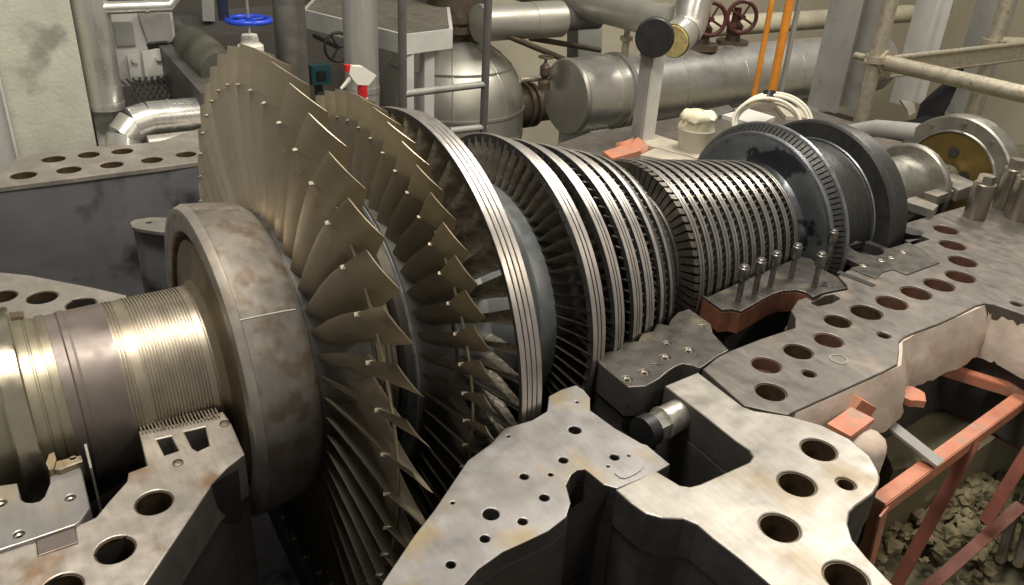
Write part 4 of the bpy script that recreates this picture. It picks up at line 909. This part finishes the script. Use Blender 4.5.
# clutter on the far flange
tr = thing('tray_board', 'pale flat board under the white bucket', 'board', (2.514,1.145,0))
plate('board', [(2.324,1.4),(2.58,1.522),(2.671,1.007),(2.485,0.906)], [], .022, .022, m_board, tr, .002)
bkt = thing('bucket', 'pale round bucket with cream rags heaped on top', 'bucket', (2.609,1.123,0.022))
p = Vector((2.592,1.106,0.022)); rb = .118
put('shell', MB().lathe([(0, 0), (0, rb * .85), (.13, rb), (.14, rb * 1.05), (.15, rb * 1.02), (.13, rb * .93), (.02, rb * .8), (.02, 0)], 36, 'Z').mesh(), m_pot, bkt, p)
mb = MB(); random.seed(2)
prof = [(.11, .0), (.11, rb * .9), (.15, rb * .98), (.20, rb * .85), (.205, rb * .95), (.235, rb * 1.0), (.255, rb * .8), (.265, 0)]
mb.lathe(prof, 22, 'Z'); mb.v = [(x * random.uniform(.88, 1.12), y * random.uniform(.88, 1.12), z + random.uniform(-.012, .012)) for x, y, z in mb.v]
put('rag', mb.mesh('rag', 80), m_rag, bkt, p)
rg2 = thing('orange_rag', 'crumpled orange rag at the foot of the capped strut', 'rag', (2.328,1.37,0))
mb = MB(); mb.lathe([(0, .10), (.03, .09), (.05, .05), (.06, 0)], 12, 'Z'); mb.v = [(x * 1.3 * random.uniform(.7, 1.2), y * random.uniform(.7, 1.2), z * random.uniform(.5, 1.3)) for x, y, z in mb.v]
put('cloth', mb.mesh('c', 80), m_primer, rg2, (2.265,1.349,0))
for i, (pp, mt_, lb) in enumerate((([(1.966,1.295),(2.308,1.382),(2.217,1.207),(1.927,1.156)], m_primer, 'orange primed offcut on the far flange'), ([(2.145,1.137),(2.343,1.211),(2.442,0.893),(2.321,0.86)], m_board, 'brown board lying behind the small rings'), ([(3.441,1.65),(3.791,1.764),(3.807,1.439),(3.484,1.335)], m_lgrey, 'pale flat sheet behind the black wheel'), ([(4.135,1.721),(4.235,1.547),(4.066,1.294),(3.91,1.42)], m_board, 'crumpled pale sheet beside the cable coil'), ([(3.361,1.808),(3.727,1.856),(3.644,1.693),(3.246,1.609)], m_steeld, 'dark plate under the heat exchanger'))):
    simple('loose_board', MB().prism(pp, 0, .03), mt_, lb, 'board')
# cable coil
cc = thing('cable_coil', 'coil of cream cable tied with black tape behind the black wheel', 'cable coil', (3.554,1.323,0))
cp = Vector((3.453,1.197,0)); n = Vector((-.62, -.70, .35)).normalized(); a = n.cross(Vector((0, 0, 1))).normalized(); b = a.cross(n)
for k, (rx, rz, of) in enumerate(((.27, .215, 0), (.26, .20, .03), (.23, .165, -.02), (.24, .18, .05))):
    put('cable_loop', MB().tube([cp + b * (rz * .38) + n * of + a * (.05) * (k - 1.5) * .4 + (a * math.cos(i * math.pi / 20) * rx + b * math.sin(i * math.pi / 20) * rz) for i in range(40)], .0125, 10, closed=True).mesh(), m_cable, cc)
put('tape', MB().tube([cp + b * .26 + a * .03, cp + b * .31 + a * .03], [.05, .045], 12).mesh(), m_rubber, cc)
# orange poles
def pole(p, q, r, mt_, label, g=None):
    p, q = Vector(p), Vector(q); zt_ = 2.6
    simple('pole', MB().tube([(p.x, p.y, -.5), (p.x, p.y, zt_)], r, 16), mt_, label, 'pole', g)
pole((4.436,2.2,-0.079), (0, 0, 0), 0.0238, m_orange, 'thin orange pole in front of the heat exchanger', 'orange poles')
pole((4.668,2.2,-0.1), (0, 0, 0), 0.0376, m_orange, 'thick orange pole in front of the heat exchanger', 'orange poles')
pole((4.858,2.25,-0.084), (0, 0, 0), 0.0235, m_steelg, 'grey pole right of the orange poles')
# columns at the right
def hcol(name, x, y, wx, wy, mt_, label, z0=-2.3, z1=3.2, t=.02):
    o = thing(name, label, 'column', (x, y, z0))
    zc, zl = (z0 + z1) / 2, z1 - z0
    put('flange', MB().box((x - wx / 2, y, zc), (t, wy, zl)).mesh(), mt_, o); put('flange', MB().box((x + wx / 2, y, zc), (t, wy, zl)).mesh(), mt_, o)
    put('web', MB().box((x, y, zc), (wx - t, t * .8, zl)).mesh(), mt_, o)
p = (5.601,2.3,0.175); hcol('steel_column', p[0] + .16, p[1], .32, .34, m_steelg, 'broad grey H section column right of the orange poles', z0=-.3)
p = (7.431,2.6,-0.115); hcol('steel_column', p[0] + .15, p[1], .28, .24, m_lgrey, 'lighter grey H section column behind the scaffold', z0=-.5)
p = (9.524,3,0.273); hcol('steel_column', p[0] + .15, p[1], .4, .3, m_steelg, 'grey H section column behind the scaffold joint at the right')
# scaffold
sc = Vector((5.435,1.75,0.468)); rs = 0.0636
s1_ = thing('scaffold_standard', 'upright scaffold tube splashed with paint right of the broad column', 'scaffold tube', (sc.x, sc.y, 0))
put('tube', MB().tube([(sc.x, sc.y, -.6), (sc.x, sc.y, 3)], rs, 20).mesh(), m_galv, s1_)
q = Vector((5.487,1.7,0.283)); 
s2_ = thing('scaffold_ledger', 'thick scaffold tube running from the clamp to the right picture edge', 'scaffold tube', (q.x, q.y, q.z))
put('tube', MB().tube([q + Vector((0, .12, 0)), q + Vector((0, -2.6, 0))], rs * 1.05, 20).mesh(), m_galv, s2_)
put('tube_end', MB().tube([q + Vector((0, .12, 0)), q + Vector((0, .30, .0))], rs * .5, 14).mesh(), m_galv, s2_)
cl = thing('scaffold_clamp', 'scaffold clamp joining the thick tube to the near upright', 'clamp', tuple(q))
put('clamp_ring', MB().lathe([(-.03, rs * 1.1), (-.03, rs * 1.6), (.03, rs * 1.6), (.03, rs * 1.1)], 18, 'Y', closed=True).mesh(), m_galv, cl, q)
put('clamp_ring', MB().lathe([(-.03, rs * 1.1), (-.03, rs * 1.6), (.03, rs * 1.6), (.03, rs * 1.1)], 18, 'Z', closed=True).mesh(), m_galv, cl, (sc.x, sc.y, q.z + .02))
put('clamp_bolt', MB().tube([q + Vector((-.12, .02, .0)), q + Vector((.0, .05, -.06))], .018, 8).mesh(), m_bolt, cl)
q2 = Vector((5.855,1.85,0.265)); L2 = 2.6
s3_ = thing('scaffold_transom', 'flat scaffold transom behind the thick tube', 'scaffold tube', tuple(q2))
put('top_tube', MB().tube([q2, q2 + Vector((L2, 0, 0))], rs * .42, 12).mesh(), m_galv, s3_); put('web', MB().box(q2 + Vector((L2 / 2, 0, -.09)), (L2, .03, .14)).mesh(), m_galv, s3_); put('bottom_tube', MB().tube([q2 + Vector((0, 0, -.17)), q2 + Vector((L2, 0, -.17))], rs * .3, 12).mesh(), m_galv, s3_)
p3 = Vector((8.095,2.1,0.211)); s4_ = thing('scaffold_standard', 'far upright scaffold tube near the right picture edge', 'scaffold tube', (p3.x, p3.y, -2))
put('tube', MB().tube([(p3.x, p3.y, -2), (p3.x, p3.y, 3)], rs * 1.15, 18).mesh(), m_galv, s4_)
cl2 = thing('scaffold_clamp', 'scaffold clamp on the far upright near the right edge', 'clamp', tuple(p3))
put('clamp_ring', MB().lathe([(-.06, rs * 1.2), (-.06, rs * 1.9), (.06, rs * 1.9), (.06, rs * 1.2)], 18, 'Z', closed=True).mesh(), m_galv, cl2, p3)
put('clamp_arm', MB().tube([p3 + Vector((-.25, -.05, -.08)), p3 + Vector((.2, -.05, -.05))], .05, 10).mesh(), m_galv, cl2)
simple('scaffold_stub', MB().tube([p3 + Vector((.05, 0, 0)), p3 + Vector((1.5, -.7, 0))], rs * 1.4, 18), m_galv, 'short pale scaffold tube cut by the right picture edge', 'scaffold tube')
# cream pipes on the wall at the right
wp = thing('bent_pipe', 'cream bent wall pipe behind the scaffold transom', 'pipe', (10.303,4,-0.473))
put('pipe_run', MB().tube([(10.096,4,-0.459), (9.955,4,0.07), (10.019,4,0.134), (10.315,4,0.136), (10.373,4,0.215), (10.188,4,0.744)], .07, 14).mesh(), m_ivory, wp)
put('pipe_run', MB().tube([(10.369,4.1,-0.284), (10.199,4.1,0.34), (10.16,4.1,0.604)], .05, 12).mesh(), m_ivory, wp)
put('fitting', MB().tube([(9.895,3.9,-0.18), (9.882,3.9,-0.058)], .10, 10).mesh(), m_bronzev, wp)
# black jacket hanging behind the tube
jk = thing('hanging_jacket', 'black jacket with blue collar hanging behind the thick scaffold tube', 'jacket', (6.973,2,-0.458))
put('body', MB().tube([(7.395,2,0.053), (7.344,2,-0.026), (7.277,2,-0.146), (7.156,2,-0.273), (7.058,2,-0.37), (7.012,2,-0.462), (6.883,2,-0.534)], [.025, .05, .07, .11, .13, .11, .05], 16).mesh('b', 70), m_cloth, jk)
put('sleeve', MB().tube([(7.169,1.95,-0.455), (6.852,1.95,-0.485), (6.55,1.95,-0.483), (6.416,1.95,-0.531)], [.06, .06, .05, .04], 12).mesh('b', 70), m_cloth, jk)
put('collar', MB().tube([(7.368,2,0.117), (7.375,2,0.055)], [.05, .06], 12).mesh(), m_blue, jk)
simple('white_scrap', MB().prism([(6.773,-0.296),(7.036,-0.353),(7.124,-0.459),(7.01,-0.491),(6.934,-0.407)], 2.2, 2.24, 'Y'), m_white, 'crumpled white scrap beside the black jacket', 'scrap')
simple('thin_rod', MB().tube([(5.826,1.6,-0.358), (5.487,1.2,-0.256)], .022, 12), m_galv, 'short pale rod below the black jacket', 'rod')
# spray bottle on the far flange
sb = thing('spray_bottle', 'white spray bottle with red collar and trigger behind the second blade row', 'spray bottle', (0.757,2.35,0.093))
pz = Vector((0.76,2.35,0.292)); pz0 = Vector((pz.x, pz.y, 0))
put('bottle', MB().lathe([(0, 0), (0, .05), (pz.z * .6, .05), (pz.z * .85, .03), (pz.z * .9, .022), (pz.z * .9, 0)], 24, 'Z').mesh(), m_white, sb, pz0)
put('collar', MB().lathe([(-.045, 0), (-.045, .032), (.035, .032), (.035, 0)], 20, 'Z').mesh(), m_red, sb, pz + Vector((0, 0, 0)))
put('head', MB().prism([(0.671,0.457),(0.76,0.448),(0.85,0.387),(0.828,0.363),(0.791,0.327),(0.715,0.336),(0.688,0.367),(0.662,0.408)], 2.32, 2.38, 'Y').mesh(), m_white, sb)
put('nozzle', MB().prism([(0.641,0.466),(0.688,0.456),(0.687,0.419),(0.646,0.422)], 2.325, 2.375, 'Y').mesh(), m_red, sb)
put('trigger', MB().tube([(0.698,2.35,0.394), (0.669,2.35,0.365), (0.612,2.35,0.312)], [.018, .016, .010], 10).mesh(), m_white, sb)
